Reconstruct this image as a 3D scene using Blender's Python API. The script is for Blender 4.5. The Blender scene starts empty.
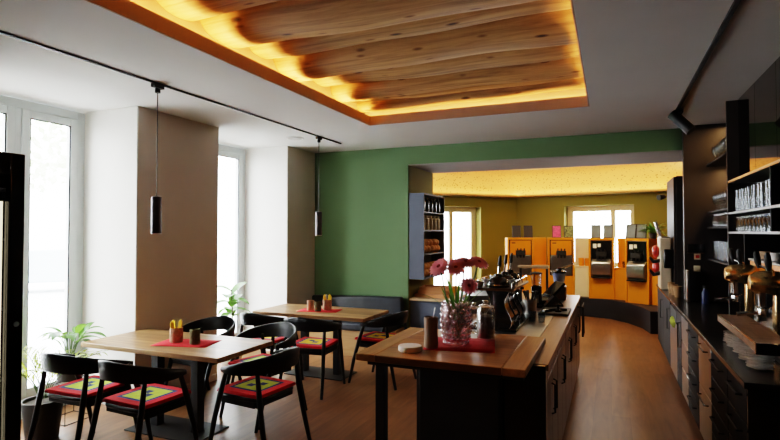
import bpy, bmesh, math, random
from mathutils import Vector, Matrix, Euler
random.seed(7)
PI = math.pi
C = bpy.context.scene.collection
SC = bpy.context.scene

# ------------------------------------------------------------------ materials
def newmat(name):
    m = bpy.data.materials.new(name); m.use_nodes = True
    nt = m.node_tree
    b = nt.nodes['Principled BSDF']
    return m, nt, b

def N(nt, t, **kw):
    n = nt.nodes.new(t)
    for k, v in kw.items():
        setattr(n, k, v)
    return n

def coords(nt, scale=(1, 1, 1), kind='Object', rot=(0, 0, 0)):
    tc = N(nt, 'ShaderNodeTexCoord'); mp = N(nt, 'ShaderNodeMapping')
    mp.inputs['Scale'].default_value = scale
    mp.inputs['Rotation'].default_value = rot
    nt.links.new(tc.outputs[kind], mp.inputs['Vector'])
    return mp.outputs['Vector']

def ramp(nt, stops):
    r = N(nt, 'ShaderNodeValToRGB')
    el = r.color_ramp.elements
    while len(el) < len(stops): el.new(0.5)
    for e, (p, c) in zip(el, stops):
        e.position = p; e.color = (c[0], c[1], c[2], 1)
    return r

def plain(name, col, rough=0.5, metal=0.0, var=0.08, scale=6.0, bump=0.0, spec=0.5, coat=0.0):
    m, nt, b = newmat(name)
    n = N(nt, 'ShaderNodeTexNoise'); n.inputs['Scale'].default_value = scale; n.inputs['Detail'].default_value = 4
    nt.links.new(coords(nt), n.inputs['Vector'])
    lo = [max(0, c * (1 - var)) for c in col]; hi = [min(1, c * (1 + var)) for c in col]
    r = ramp(nt, [(0.3, lo), (0.7, hi)])
    nt.links.new(n.outputs['Fac'], r.inputs['Fac'])
    nt.links.new(r.outputs['Color'], b.inputs['Base Color'])
    b.inputs['Roughness'].default_value = rough; b.inputs['Metallic'].default_value = metal
    b.inputs['Specular IOR Level'].default_value = spec
    b.inputs['Coat Weight'].default_value = coat
    if bump:
        bp = N(nt, 'ShaderNodeBump'); bp.inputs['Strength'].default_value = bump; bp.inputs['Distance'].default_value = 0.01
        n2 = N(nt, 'ShaderNodeTexNoise'); n2.inputs['Scale'].default_value = scale * 12; n2.inputs['Detail'].default_value = 3
        nt.links.new(coords(nt), n2.inputs['Vector'])
        nt.links.new(n2.outputs['Fac'], bp.inputs['Height']); nt.links.new(bp.outputs['Normal'], b.inputs['Normal'])
    return m

def wood(name, stops, scale=(1, 14, 14), rough=0.45, planks=0.0, axis='x', bump=0.15, knots=False, coat=0.0, rowh=0.09, brickw=0.9):
    """grain runs along local x (or y); optional lamella blocks like butcher-block"""
    m, nt, b = newmat(name)
    sc = scale if axis == 'x' else (scale[1], scale[0], scale[2])
    if axis == 'z': sc = (scale[1], scale[1], scale[0])
    v = coords(nt, sc)
    n = N(nt, 'ShaderNodeTexNoise'); n.inputs['Scale'].default_value = 1.6; n.inputs['Detail'].default_value = 7; n.inputs['Roughness'].default_value = 0.62
    n.inputs['Distortion'].default_value = 0.5
    nt.links.new(v, n.inputs['Vector'])
    r = ramp(nt, stops)
    nt.links.new(n.outputs['Fac'], r.inputs['Fac'])
    out = r.outputs['Color']
    if planks:
        bv = coords(nt, (1, 1, 1), rot=(0, 0, 0 if axis == 'x' else PI / 2))
        bk = N(nt, 'ShaderNodeTexBrick'); bk.inputs['Scale'].default_value = 1.0
        bk.inputs['Brick Width'].default_value = brickw; bk.inputs['Row Height'].default_value = rowh
        bk.inputs['Mortar Size'].default_value = 0.0012; bk.inputs['Mortar Smooth'].default_value = 0.4
        bk.inputs['Color1'].default_value = (1 - planks, 1 - planks, 1 - planks, 1)
        bk.inputs['Color2'].default_value = (1.0, 1.0, 1.0, 1)
        bk.inputs['Mortar'].default_value = (0.45, 0.4, 0.35, 1)
        nt.links.new(bv, bk.inputs['Vector'])
        mx = N(nt, 'ShaderNodeMixRGB', blend_type='MULTIPLY'); mx.inputs['Fac'].default_value = 1
        nt.links.new(out, mx.inputs[1]); nt.links.new(bk.outputs['Color'], mx.inputs[2])
        out = mx.outputs['Color']
    if knots:
        vo = N(nt, 'ShaderNodeTexVoronoi'); vo.inputs['Scale'].default_value = 1.0
        nt.links.new(coords(nt, (3.2, 8, 8)), vo.inputs['Vector'])
        kr = ramp(nt, [(0.07, (0.06, 0.035, 0.025)), (0.13, (0.40, 0.28, 0.2)), (0.20, (1, 1, 1))])
        nt.links.new(vo.outputs['Distance'], kr.inputs['Fac'])
        mx = N(nt, 'ShaderNodeMixRGB', blend_type='MULTIPLY'); mx.inputs['Fac'].default_value = 0.9
        nt.links.new(out, mx.inputs[1]); nt.links.new(kr.outputs['Color'], mx.inputs[2])
        out = mx.outputs['Color']
        n3 = N(nt, 'ShaderNodeTexNoise'); n3.inputs['Scale'].default_value = 1.0; n3.inputs['Detail'].default_value = 5
        nt.links.new(coords(nt, (0.8, 26, 26)), n3.inputs['Vector'])
        kr2 = ramp(nt, [(0.36, (0.42, 0.36, 0.32)), (0.48, (1, 1, 1))])
        nt.links.new(n3.outputs['Fac'], kr2.inputs['Fac'])
        mx2 = N(nt, 'ShaderNodeMixRGB', blend_type='MULTIPLY'); mx2.inputs['Fac'].default_value = 0.45
        nt.links.new(out, mx2.inputs[1]); nt.links.new(kr2.outputs['Color'], mx2.inputs[2])
        out = mx2.outputs['Color']
    nt.links.new(out, b.inputs['Base Color'])
    b.inputs['Roughness'].default_value = rough
    b.inputs['Coat Weight'].default_value = coat
    if bump:
        bp = N(nt, 'ShaderNodeBump'); bp.inputs['Strength'].default_value = bump; bp.inputs['Distance'].default_value = 0.004
        nt.links.new(n.outputs['Fac'], bp.inputs['Height']); nt.links.new(bp.outputs['Normal'], b.inputs['Normal'])
    return m

def thin_glass(name, tint=(1, 1, 1), refl=0.12, rough=0.02):
    m, nt, b = newmat(name)
    nt.nodes.remove(b)
    o = nt.nodes['Material Output']
    t = N(nt, 'ShaderNodeBsdfTransparent'); t.inputs['Color'].default_value = (*tint, 1)
    g = N(nt, 'ShaderNodeBsdfGlossy'); g.inputs['Roughness'].default_value = rough
    lw = N(nt, 'ShaderNodeLayerWeight'); lw.inputs['Blend'].default_value = 0.35
    mr = N(nt, 'ShaderNodeMapRange'); mr.inputs['To Min'].default_value = refl * 0.4; mr.inputs['To Max'].default_value = min(1, refl * 5)
    nt.links.new(lw.outputs['Facing'], mr.inputs['Value'])
    mx = N(nt, 'ShaderNodeMixShader')
    nt.links.new(mr.outputs['Result'], mx.inputs['Fac']); nt.links.new(t.outputs[0], mx.inputs[1]); nt.links.new(g.outputs[0], mx.inputs[2])
    nt.links.new(mx.outputs[0], o.inputs['Surface'])
    return m

def real_glass(name, col=(1, 1, 1), rough=0.02):
    m, nt, b = newmat(name)
    b.inputs['Base Color'].default_value = (*col, 1); b.inputs['Transmission Weight'].default_value = 1
    b.inputs['Roughness'].default_value = rough; b.inputs['IOR'].default_value = 1.45
    return m

def emit(name, col, strength):
    m, nt, b = newmat(name)
    b.inputs['Base Color'].default_value = (*col, 1)
    b.inputs['Emission Color'].default_value = (*col, 1); b.inputs['Emission Strength'].default_value = strength
    return m

M = {}
M['white_wall'] = plain('white_wall', (0.74, 0.72, 0.68), 0.85, var=0.02, bump=0.05, scale=3)
M['ceiling'] = plain('ceiling_paint', (0.74, 0.74, 0.73), 0.9, var=0.02, scale=2)
M['pier'] = plain('pier_paint', (0.66, 0.60, 0.52), 0.85, var=0.02, bump=0.05, scale=3)
M['green'] = plain('green_paint', (0.125, 0.205, 0.10), 0.8, var=0.03, bump=0.05, scale=2)
M['olive'] = plain('olive_paint', (0.20, 0.175, 0.03), 0.8, var=0.03, scale=2)
M['frame'] = plain('window_frame_white', (0.62, 0.66, 0.66), 0.4, var=0.02)
M['frame_warm'] = plain('window_frame_wood', (0.60, 0.53, 0.38), 0.5, var=0.05)
M['pane'] = thin_glass('window_pane', refl=0.06)
M['black'] = plain('black_stain', (0.010, 0.011, 0.013), 0.38, var=0.25, scale=20, spec=0.4)
M['blackmatte'] = plain('black_matte', (0.014, 0.014, 0.015), 0.55, var=0.2)
M['blackgloss'] = plain('black_gloss', (0.008, 0.008, 0.009), 0.12, var=0.1, spec=0.6)
M['darkcab'] = plain('dark_cabinet', (0.010, 0.0096, 0.0098), 0.6, var=0.15, scale=4, spec=0.2)
M['darkbrown'] = plain('dark_brown_panel', (0.026, 0.019, 0.017), 0.55, var=0.1, scale=4)
M['graycab'] = plain('grey_blue_cabinet', (0.10, 0.12, 0.16), 0.5, var=0.05)
M['mirror'] = plain('smoked_mirror', (0.16, 0.14, 0.13), 0.03, metal=1.0, var=0.02)
M['steel'] = plain('brushed_steel', (0.46, 0.45, 0.44), 0.28, metal=1.0, var=0.08, scale=10)
M['chrome'] = plain('chrome', (0.75, 0.75, 0.75), 0.08, metal=1.0, var=0.02)
M['brass'] = plain('brass', (0.85, 0.62, 0.30), 0.22, metal=1.0, var=0.05)
M['copper'] = plain('bronze_tray', (0.16, 0.10, 0.06), 0.3, metal=1.0, var=0.1)
M['leather'] = plain('dark_leather', (0.022, 0.026, 0.034), 0.4, var=0.15, bump=0.15, scale=10)
M['red'] = plain('red_felt', (0.62, 0.012, 0.02), 0.9, var=0.1, scale=30, bump=0.2)
M['darkred'] = plain('dark_red_runner', (0.45, 0.012, 0.015), 0.9, var=0.1, scale=30, bump=0.2)
M['navy'] = plain('navy_felt', (0.035, 0.06, 0.16), 0.9, var=0.1, scale=30)
M['lime'] = plain('lime_felt', (0.48, 0.60, 0.06), 0.9, var=0.1, scale=30)
M['yellowfelt'] = plain('yellow_felt', (0.75, 0.50, 0.03), 0.9, var=0.1, scale=30)
M['orange'] = plain('orange_lacquer', (0.78, 0.29, 0.012), 0.35, var=0.04)
M['orange2'] = plain('deep_orange_lacquer', (0.80, 0.26, 0.01), 0.35, var=0.04)
M['cream'] = plain('cream_lacquer', (0.85, 0.76, 0.55), 0.3, var=0.03)
M['plinth'] = plain('navy_plinth', (0.018, 0.019, 0.028), 0.5, var=0.1)
M['pot'] = plain('dark_pot', (0.03, 0.025, 0.022), 0.6, var=0.2)
M['soil'] = plain('soil', (0.03, 0.02, 0.012), 0.95, var=0.4, scale=30)
def leafmat(name, col, tr):
    m, nt, b = newmat(name)
    n = N(nt, 'ShaderNodeTexNoise'); n.inputs['Scale'].default_value = 9
    nt.links.new(coords(nt), n.inputs['Vector'])
    r = ramp(nt, [(.3, [c * .7 for c in col]), (.7, [min(1, c * 1.3) for c in col])]); nt.links.new(n.outputs['Fac'], r.inputs['Fac'])
    nt.links.new(r.outputs['Color'], b.inputs['Base Color']); b.inputs['Roughness'].default_value = .4
    t = N(nt, 'ShaderNodeBsdfTranslucent'); t.inputs['Color'].default_value = (*tr, 1)
    mx = N(nt, 'ShaderNodeMixShader'); mx.inputs['Fac'].default_value = .4
    nt.links.new(b.outputs[0], mx.inputs[1]); nt.links.new(t.outputs[0], mx.inputs[2]); nt.links.new(mx.outputs[0], nt.nodes['Material Output'].inputs['Surface'])
    return m
M['leaf'] = plain('leaf_green', (0.06, 0.16, 0.035), 0.4, var=0.3, scale=14)
M['leaf2'] = plain('leaf_light_green', (0.16, 0.34, 0.06), 0.4, var=0.3, scale=14)
M['palmleaf'] = plain('palm_leaf', (0.22, 0.34, 0.06), 0.5, var=0.3, scale=14)
M['leaf'] = leafmat('leaf_green', (0.06, 0.15, 0.035), (.14, .30, .04))
M['leaf2'] = leafmat('leaf_light_green', (0.10, 0.24, 0.05), (.16, .34, .06))
M['palmleaf'] = leafmat('palm_leaf', (0.26, 0.36, 0.06), (.55, .62, .10))
M['stem'] = plain('stem', (0.10, 0.16, 0.05), 0.6, var=0.2)
M['bark'] = plain('bark', (0.12, 0.08, 0.05), 0.9, var=0.3, scale=20)
M['petal'] = plain('pink_petal', (0.62, 0.13, 0.19), 0.6, var=0.25, scale=40)
M['petal'] = leafmat('pink_petal', (0.78, 0.34, 0.41), (.85, .40, .46))
M['petalc'] = plain('flower_centre', (0.25, 0.04, 0.05), 0.8, var=0.3, scale=60)
M['vase'] = thin_glass('pink_crystal', (0.97, 0.86, 0.88), 0.34, 0.12)
M['glass'] = thin_glass('clear_glass', (0.96, 0.97, 0.97), 0.20, 0.06)
M['tumbler'] = thin_glass('tumbler_glass', (0.74, 0.77, 0.80), 0.07, 0.08)
M['beans'] = plain('coffee_beans', (0.10, 0.035, 0.018), 0.5, var=0.6, scale=80, bump=0.5)
M['white'] = plain('white_ceramic', (0.86, 0.84, 0.80), 0.3, var=0.02)
M['paper'] = plain('paper', (0.85, 0.82, 0.76), 0.8, var=0.03)
M['kraft'] = plain('kraft_paper', (0.45, 0.27, 0.13), 0.8, var=0.08)
M['plywood'] = wood('pale_wood', [(0.3, (0.42, 0.28, 0.15)), (0.7, (0.58, 0.42, 0.25))], rough=0.55)
M['cork'] = plain('cork_wood', (0.48, 0.30, 0.19), 0.8, var=0.25, scale=40)
M['greenwood'] = plain('mossy_bark', (0.16, 0.15, 0.07), 0.9, var=0.35, scale=40, bump=0.4)
M['napkin'] = plain('yellow_napkin', (0.95, 0.62, 0.04), 0.8, var=0.05)
M['bread'] = plain('bread_crust', (0.50, 0.24, 0.07), 0.7, var=0.35, scale=12, bump=0.3)
M['dough'] = plain('pale_rice_jar', (0.35, 0.32, 0.24), 0.7, var=0.25, scale=30)
M['jar'] = plain('dark_jar', (0.02, 0.022, 0.022), 0.2, var=0.2)
M['steelblue'] = plain('blue_bottle', (0.03, 0.05, 0.16), 0.2, var=0.1)
M['pinkprint'] = plain('pink_print', (0.75, 0.06, 0.22), 0.5, var=0.4, scale=25)
M['printgreen'] = plain('print_dark_flowers', (0.20, 0.22, 0.08), 0.5, var=0.9, scale=30)
M['tablet'] = plain('tablet_dark', (0.03, 0.02, 0.02), 0.6, var=0.1)
M['tabletgrey'] = plain('tablet_grey', (0.16, 0.19, 0.21), 0.6, var=0.15)
M['redplastic'] = plain('red_plastic', (0.55, 0.03, 0.02), 0.3, var=0.05)
M['creamplastic'] = plain('cream_plastic', (0.72, 0.62, 0.45), 0.3, var=0.03)
M['bluelit'] = plain('pale_blue_plastic', (0.45, 0.52, 0.75), 0.2, var=0.1)
M['lampwhite'] = plain('diffuser_white', (0.85, 0.85, 0.83), 0.5, var=0.01)
M['pendant'] = plain('pendant_brown', (0.10, 0.085, 0.09), 0.35, metal=0.6, var=0.05)
M['fascia'] = plain('recess_lip', (0.46, 0.34, 0.25), 0.7, var=0.03)
M['asphalt'] = plain('pale_pavement', (0.78, 0.78, 0.77), 0.9, var=0.1)
M['facade'] = plain('pale_facade', (0.75, 0.74, 0.72), 0.9, var=0.04)
M['car'] = plain('grey_blue_car', (0.30, 0.38, 0.44), 0.3, var=0.05)
M['tree'] = plain('street_leaf', (0.42, 0.48, 0.30), 0.8, var=0.4)
M['coolerlight'] = emit('cooler_strip', (1.0, 0.80, 0.52), 3.0)
M['screenpos'] = plain('pos_screen', (0.45, 0.45, 0.46), 0.15, var=0.05)

M['table'] = wood('table_oak', [(0.25, (0.20, 0.10, 0.04)), (0.5, (0.40, 0.225, 0.095)), (0.75, (0.56, 0.35, 0.165))], scale=(1.2, 16, 16), rough=0.4, planks=0.5, rowh=0.085, brickw=0.9)
M['bar'] = wood('bar_oak', [(0.25, (0.24, 0.105, 0.03)), (0.5, (0.42, 0.21, 0.065)), (0.75, (0.54, 0.30, 0.10))], scale=(1.2, 14, 14), rough=0.38, planks=0.3, rowh=0.10, brickw=0.8)
M['baredge'] = wood('bar_edge_oak', [(0.25, (0.30, 0.145, 0.045)), (0.75, (0.52, 0.29, 0.10))], scale=(1.0, 14, 14), rough=0.4, axis='y')
M['strip'] = wood('island_wood_strip', [(0.25, (0.26, 0.14, 0.06)), (0.75, (0.40, 0.24, 0.11))], scale=(1.0, 14, 14), rough=0.32, axis='y')
M['tray'] = wood('tray_walnut', [(0.25, (0.16, 0.085, 0.04)), (0.5, (0.27, 0.16, 0.085)), (0.75, (0.36, 0.23, 0.13))], scale=(1.0, 12, 12), rough=0.45, axis='y', knots=True)
M['islanddoor'] = wood('island_door_brown', [(0.25, (0.07, 0.035, 0.02)), (0.75, (0.12, 0.065, 0.035))], scale=(1, 10, 10), rough=0.28, axis='z', bump=0.03)
M['benchwood'] = wood('bench_wood', [(0.25, (0.34, 0.18, 0.07)), (0.75, (0.55, 0.33, 0.15))], scale=(1, 12, 12), rough=0.5, planks=0.2)
M['log'] = wood('old_log', [(0.22, (0.18, 0.085, 0.03)), (0.42, (0.42, 0.23, 0.09)), (0.6, (0.56, 0.33, 0.13)), (0.82, (0.62, 0.40, 0.18))], scale=(0.9, 11, 11), rough=0.62, knots=True, bump=0.5)
M['crate'] = wood('crate_wood', [(0.25, (0.42, 0.17, 0.06)), (0.75, (0.62, 0.30, 0.12))], rough=0.6)

def floor_mat():
    m, nt, b = newmat('floor_planks')
    bk = N(nt, 'ShaderNodeTexBrick'); bk.inputs['Scale'].default_value = 1
    bk.inputs['Brick Width'].default_value = 1.2; bk.inputs['Row Height'].default_value = 0.16
    bk.inputs['Mortar Size'].default_value = 0.0012; bk.inputs['Mortar Smooth'].default_value = 0.5
    bk.inputs['Color1'].default_value = (0.235, 0.112, 0.045, 1); bk.inputs['Color2'].default_value = (0.175, 0.082, 0.032, 1)
    bk.inputs['Mortar'].default_value = (0.15, 0.075, 0.035, 1)
    nt.links.new(coords(nt, rot=(0, 0, PI / 2)), bk.inputs['Vector'])
    n = N(nt, 'ShaderNodeTexNoise'); n.inputs['Scale'].default_value = 2.2; n.inputs['Detail'].default_value = 7; n.inputs['Distortion'].default_value = 0.6
    nt.links.new(coords(nt, (7, 1, 1)), n.inputs['Vector'])
    r = ramp(nt, [(0.25, (0.72, 0.68, 0.66)), (0.75, (1.25, 1.22, 1.2))]); nt.links.new(n.outputs['Fac'], r.inputs['Fac'])
    n2 = N(nt, 'ShaderNodeTexNoise'); n2.inputs['Scale'].default_value = 1.1; n2.inputs['Detail'].default_value = 3
    nt.links.new(coords(nt), n2.inputs['Vector'])
    mx = N(nt, 'ShaderNodeMixRGB', blend_type='MULTIPLY'); mx.inputs['Fac'].default_value = 1
    nt.links.new(bk.outputs['Color'], mx.inputs[1]); nt.links.new(r.outputs['Color'], mx.inputs[2])
    nt.links.new(mx.outputs[0], b.inputs['Base Color'])
    mr = N(nt, 'ShaderNodeMapRange'); mr.inputs['To Min'].default_value = 0.30; mr.inputs['To Max'].default_value = 0.5
    nt.links.new(n2.outputs['Fac'], mr.inputs['Value']); nt.links.new(mr.outputs[0], b.inputs['Roughness'])
    return m
M['floor'] = floor_mat()

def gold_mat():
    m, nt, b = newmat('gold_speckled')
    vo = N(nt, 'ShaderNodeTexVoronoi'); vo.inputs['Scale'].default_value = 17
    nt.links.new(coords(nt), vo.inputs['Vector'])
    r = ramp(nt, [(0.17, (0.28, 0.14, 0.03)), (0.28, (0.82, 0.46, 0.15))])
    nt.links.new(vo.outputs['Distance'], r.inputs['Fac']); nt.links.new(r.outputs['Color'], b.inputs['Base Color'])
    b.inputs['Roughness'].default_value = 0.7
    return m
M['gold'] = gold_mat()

# ------------------------------------------------------------------ mesh builder
class MB:
    def __init__(s):
        s.v = []; s.f = []; s.m = []; s.mi = 0
    def add(s, vs, fs):
        o = len(s.v); s.v += [tuple(v) for v in vs]
        s.f += [tuple(i + o for i in f) for f in fs]; s.m += [s.mi] * len(fs)
        return s
    def box(s, x0, x1, y0, y1, z0, z1, mat=None):
        vs = [(x, y, z) for z in (z0, z1) for y in (y0, y1) for x in (x0, x1)]
        if mat is not None: vs = [mat @ Vector(v) for v in vs]
        return s.add(vs, [(0, 2, 3, 1), (4, 5, 7, 6), (0, 1, 5, 4), (2, 6, 7, 3), (0, 4, 6, 2), (1, 3, 7, 5)])
    def tube(s, pts, r, n=10, flat=1.0, caps=True):
        pts = [Vector(p) for p in pts]; k = len(pts)
        rs = r if isinstance(r, (list, tuple)) else [r] * k
        vs = []; up = None
        for i, p in enumerate(pts):
            d = (pts[min(i + 1, k - 1)] - pts[max(i - 1, 0)]).normalized()
            if up is None:
                up = Vector((0, 0, 1)) if abs(d.z) < 0.9 else Vector((1, 0, 0))
            a = d.cross(up).normalized(); bb = a.cross(d).normalized(); up = bb
            for j in range(n):
                t = 2 * PI * j / n
                vs.append(p + (a * math.cos(t) + bb * math.sin(t) * flat) * rs[i])
        fs = []
        for i in range(k - 1):
            for j in range(n):
                j2 = (j + 1) % n
                fs.append((i * n + j, i * n + j2, (i + 1) * n + j2, (i + 1) * n + j))
        if caps:
            fs.append(tuple(range(n - 1, -1, -1))); fs.append(tuple((k - 1) * n + j for j in range(n)))
        return s.add(vs, fs)
    def lathe(s, prof, n=24, c=(0, 0, 0), mat=None, closed=True):
        vs = []; k = len(prof)
        for r, z in prof:
            for j in range(n):
                t = 2 * PI * j / n
                v = Vector((r * math.cos(t), r * math.sin(t), z))
                if mat is not None: v = mat @ v
                vs.append(v + Vector(c))
        fs = []
        for i in range(k - 1):
            for j in range(n):
                j2 = (j + 1) % n
                fs.append((i * n + j, i * n + j2, (i + 1) * n + j2, (i + 1) * n + j))
        if closed:
            fs.append(tuple(range(n - 1, -1, -1))); fs.append(tuple((k - 1) * n + j for j in range(n)))
        return s.add(vs, fs)
    def prism(s, poly, z0, z1, mat=None):
        n = len(poly)
        vs = [Vector((x, y, z0)) for x, y in poly] + [Vector((x, y, z1)) for x, y in poly]
        if mat is not None: vs = [mat @ v for v in vs]
        fs = [tuple(range(n - 1, -1, -1)), tuple(range(n, 2 * n))]
        fs += [(i, (i + 1) % n, n + (i + 1) % n, n + i) for i in range(n)]
        return s.add(vs, fs)
    def ball(s, c, r, nu=12, nv=8, wob=0.0):
        if not isinstance(r, (list, tuple)): r = (r, r, r)
        vs = [(c[0], c[1], c[2] - r[2])]
        for i in range(1, nv):
            p = PI * i / nv
            for j in range(nu):
                t = 2 * PI * j / nu; w = 1 + random.uniform(-wob, wob)
                vs.append((c[0] + r[0] * w * math.sin(p) * math.cos(t), c[1] + r[1] * w * math.sin(p) * math.sin(t), c[2] - r[2] * math.cos(p)))
        vs.append((c[0], c[1], c[2] + r[2])); L = len(vs) - 1
        fs = [(0, 1 + (j + 1) % nu, 1 + j) for j in range(nu)]
        for i in range(nv - 2):
            a = 1 + i * nu; b2 = a + nu
            for j in range(nu):
                j2 = (j + 1) % nu
                fs.append((a + j, a + j2, b2 + j2, b2 + j))
        a = 1 + (nv - 2) * nu
        fs += [(a + j, a + (j + 1) % nu, L) for j in range(nu)]
        return s.add(vs, fs)
    def grid(s, rows):
        h = len(rows); w = len(rows[0])
        vs = [p for r in rows for p in r]
        fs = [(i * w + j, i * w + j + 1, (i + 1) * w + j + 1, (i + 1) * w + j) for i in range(h - 1) for j in range(w - 1)]
        return s.add(vs, fs)
    def build(s, name, mat, parent=None, bevel=0.0, smooth=True, seg=2, angle=35, loc=None):
        me = bpy.data.meshes.new(name); me.from_pydata([tuple(v) for v in s.v], [], s.f)
        mats = mat if isinstance(mat, (list, tuple)) else [mat]
        for m in mats: me.materials.append(m)
        if len(mats) > 1:
            for p, i in zip(me.polygons, s.m): p.material_index = i
        bm = bmesh.new(); bm.from_mesh(me); bmesh.ops.recalc_face_normals(bm, faces=bm.faces); bm.to_mesh(me); bm.free()
        me.update()
        if smooth:
            me.shade_smooth(); me.set_sharp_from_angle(angle=math.radians(angle))
        o = bpy.data.objects.new(name, me); C.objects.link(o)
        if parent is not None: o.parent = parent
        if loc: o.location = loc
        if bevel:
            b = o.modifiers.new('edge', 'BEVEL'); b.width = bevel; b.segments = seg; b.limit_method = 'ANGLE'; b.angle_limit = math.radians(40)
        return o

def tag(o, label=None, cat=None, group=None, kind=None):
    if label: o['label'] = label
    if cat: o['category'] = cat
    if group: o['group'] = group
    if kind: o['kind'] = kind
    return o

def thing(name, label, cat, loc=(0, 0, 0), rz=0, group=None):
    o = bpy.data.objects.new(name, None); C.objects.link(o); o.empty_display_size = 0.1
    o.location = loc; o.rotation_euler = (0, 0, rz)
    return tag(o, label, cat, group)

def dup(root, loc, rz=0.0, label=None, group=None):
    def rec(o, par):
        c = o.copy(); C.objects.link(c)
        if par is not None: c.parent = par
        for ch in list(o.children): rec(ch, c)
        return c
    r = rec(root, None); r.location = loc; r.rotation_euler = (0, 0, rz)
    if label: r['label'] = label
    if group: r['group'] = group
    return r

def struct(name, mb, mat, parent=None, **kw):
    o = mb.build(name, mat, parent, **kw)
    if parent is None: o['kind'] = 'structure'
    return o

def area(name, loc, size, rot, power, col, spread=None):
    l = bpy.data.lights.new(name, 'AREA'); l.shape = 'RECTANGLE'; l.size, l.size_y = size
    l.energy = power; l.color = col
    if spread: l.spread = math.radians(spread)
    o = bpy.data.objects.new(name, l); C.objects.link(o); o.location = loc; o.rotation_euler = rot
    return o

ORD = ['first', 'second', 'third', 'fourth', 'fifth', 'sixth', 'seventh', 'eighth', 'ninth', 'tenth', 'eleventh', 'twelfth']

# ------------------------------------------------------------------ dimensions
XW, CH, YG = -4.3, 2.99, 7.11          # left wall face, ceiling, green wall
XR = 1.45                               # right wall
YB = -2.2                               # wall behind the viewer
XO = -5.05                              # window plane
OPX0, OPZ, YG2 = -2.72, 2.73, 8.25      # opening left jamb, soffit, back face

# ------------------------------------------------------------------ room shell
struct('floor', MB().box(-6.0, 3.0, YB - .3, 14.2, -0.1, 0), M['floor'], smooth=False)

# ceiling with the long recess
RX0, RX1, RY0, RY1 = -2.60, -0.175, -0.6, 5.52
cm = MB()
cm.box(XO - .3, RX0, YB - .3, YG, CH, CH + .03)
cm.box(RX1, XR + .3, YB - .3, YG, CH, CH + .03)
cm.box(RX0, RX1, RY1, YG, CH, CH + .03)
cm.box(RX0, RX1, YB - .3, RY0, CH, CH + .03)
ceiling = struct('ceiling', cm, M['ceiling'], smooth=False)
lip = MB()
LH = 0.11; t = 0.012
lip.box(RX0, RX0 + t, RY0, RY1, CH + .0005, CH + LH)
lip.box(RX1 - t, RX1, RY0, RY1, CH + .0005, CH + LH)
lip.box(RX0 + t, RX1 - t, RY1 - t, RY1, CH + .0005, CH + LH)
lip.box(RX0 + t, RX1 - t, RY0, RY0 + t, CH + .0005, CH + LH)
struct('trim_1', lip, M['fascia'], smooth=False)
# void above the recess: box sides and lid
vd = MB(); g = 0.11
VZ = 3.72
vd.box(RX0 - g - .02, RX0 - g, RY0 - g, RY1 + g, CH + .03, VZ)
vd.box(RX1 + g, RX1 + g + .02, RY0 - g, RY1 + g, CH + .03, VZ)
vd.box(RX0 - g, RX1 + g, RY1 + g, RY1 + g + .02, CH + .03, VZ)
vd.box(RX0 - g, RX1 + g, RY0 - g - .02, RY0 - g, CH + .03, VZ)
vd.box(RX0 - g, RX1 + g, RY0 - g, RY1 + g, VZ, VZ + .02)
struct('ceiling_void', vd, M['fascia'], smooth=False)
# rounded logs across the recess
y = RY1 + g - 0.02; k = 0
widths = [.20, .25, .38, .48, .56, .36, .54, .42, .56, .40, .52, .44, .56, .4, .5, .4, .5]
while y > RY0 - g and k < len(widths):
    w = widths[k]; yc = y - w / 2
    low = (k % 2 == 0)
    rz = min(.21, w * 0.46) if low else min(.155, w * 0.38)
    zc = (3.165 if low else 3.225) + rz
    rows = []
    nseg = 18; nx = 24
    ph = random.uniform(0, 6)
    for i in range(nx + 1):
        x = RX0 - g + (RX1 - RX0 + 2 * g) * i / nx
        wob = 0.012 * math.sin(x * 1.7 + ph) + 0.006 * math.sin(x * 5.1 + ph * 2)
        row = []
        for j in range(nseg + 1):
            a = PI * j / nseg
            row.append((x, yc + (w * 0.505) * math.cos(a), zc + wob - rz * (max(0, math.sin(a)) ** 0.55)))
        rows.append(row)
    lg = MB().grid(rows)
    o = struct('ceiling_log', lg, M['log'], angle=60)
    # shift texture so that no two logs share their grain
    me = o.data
    off = Vector((k * 3.7, k * 1.3, k * 0.9))
    for v in me.vertices: v.co = v.co + off
    o.location = -off
    y -= w * 0.985; k += 1

# left wall: piers and niches
def left_wall():
    segs = [(YB, 2.40), (3.76, 4.90), (6.36, YG)]
    for i, (a, b) in enumerate(segs):
        mb = MB().box(XO - .1, XW, a, b, 0, CH)
        struct('wall_left' if i == 0 else 'wall_left', mb, M['pier'], smooth=False)
    for i, (a, b) in enumerate([(2.40, 3.76), (4.90, 6.36)]):
        # white-lined reveals
        rv = MB()
        rv.box(XO, XW - .004, a, a + .012, 0, CH); rv.box(XO, XW - .004, b - .012, b, 0, CH)
        struct('wall_reveal', rv, M['white_wall'], smooth=False)
        window(i + 1, a + .012, b - .012)

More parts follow.
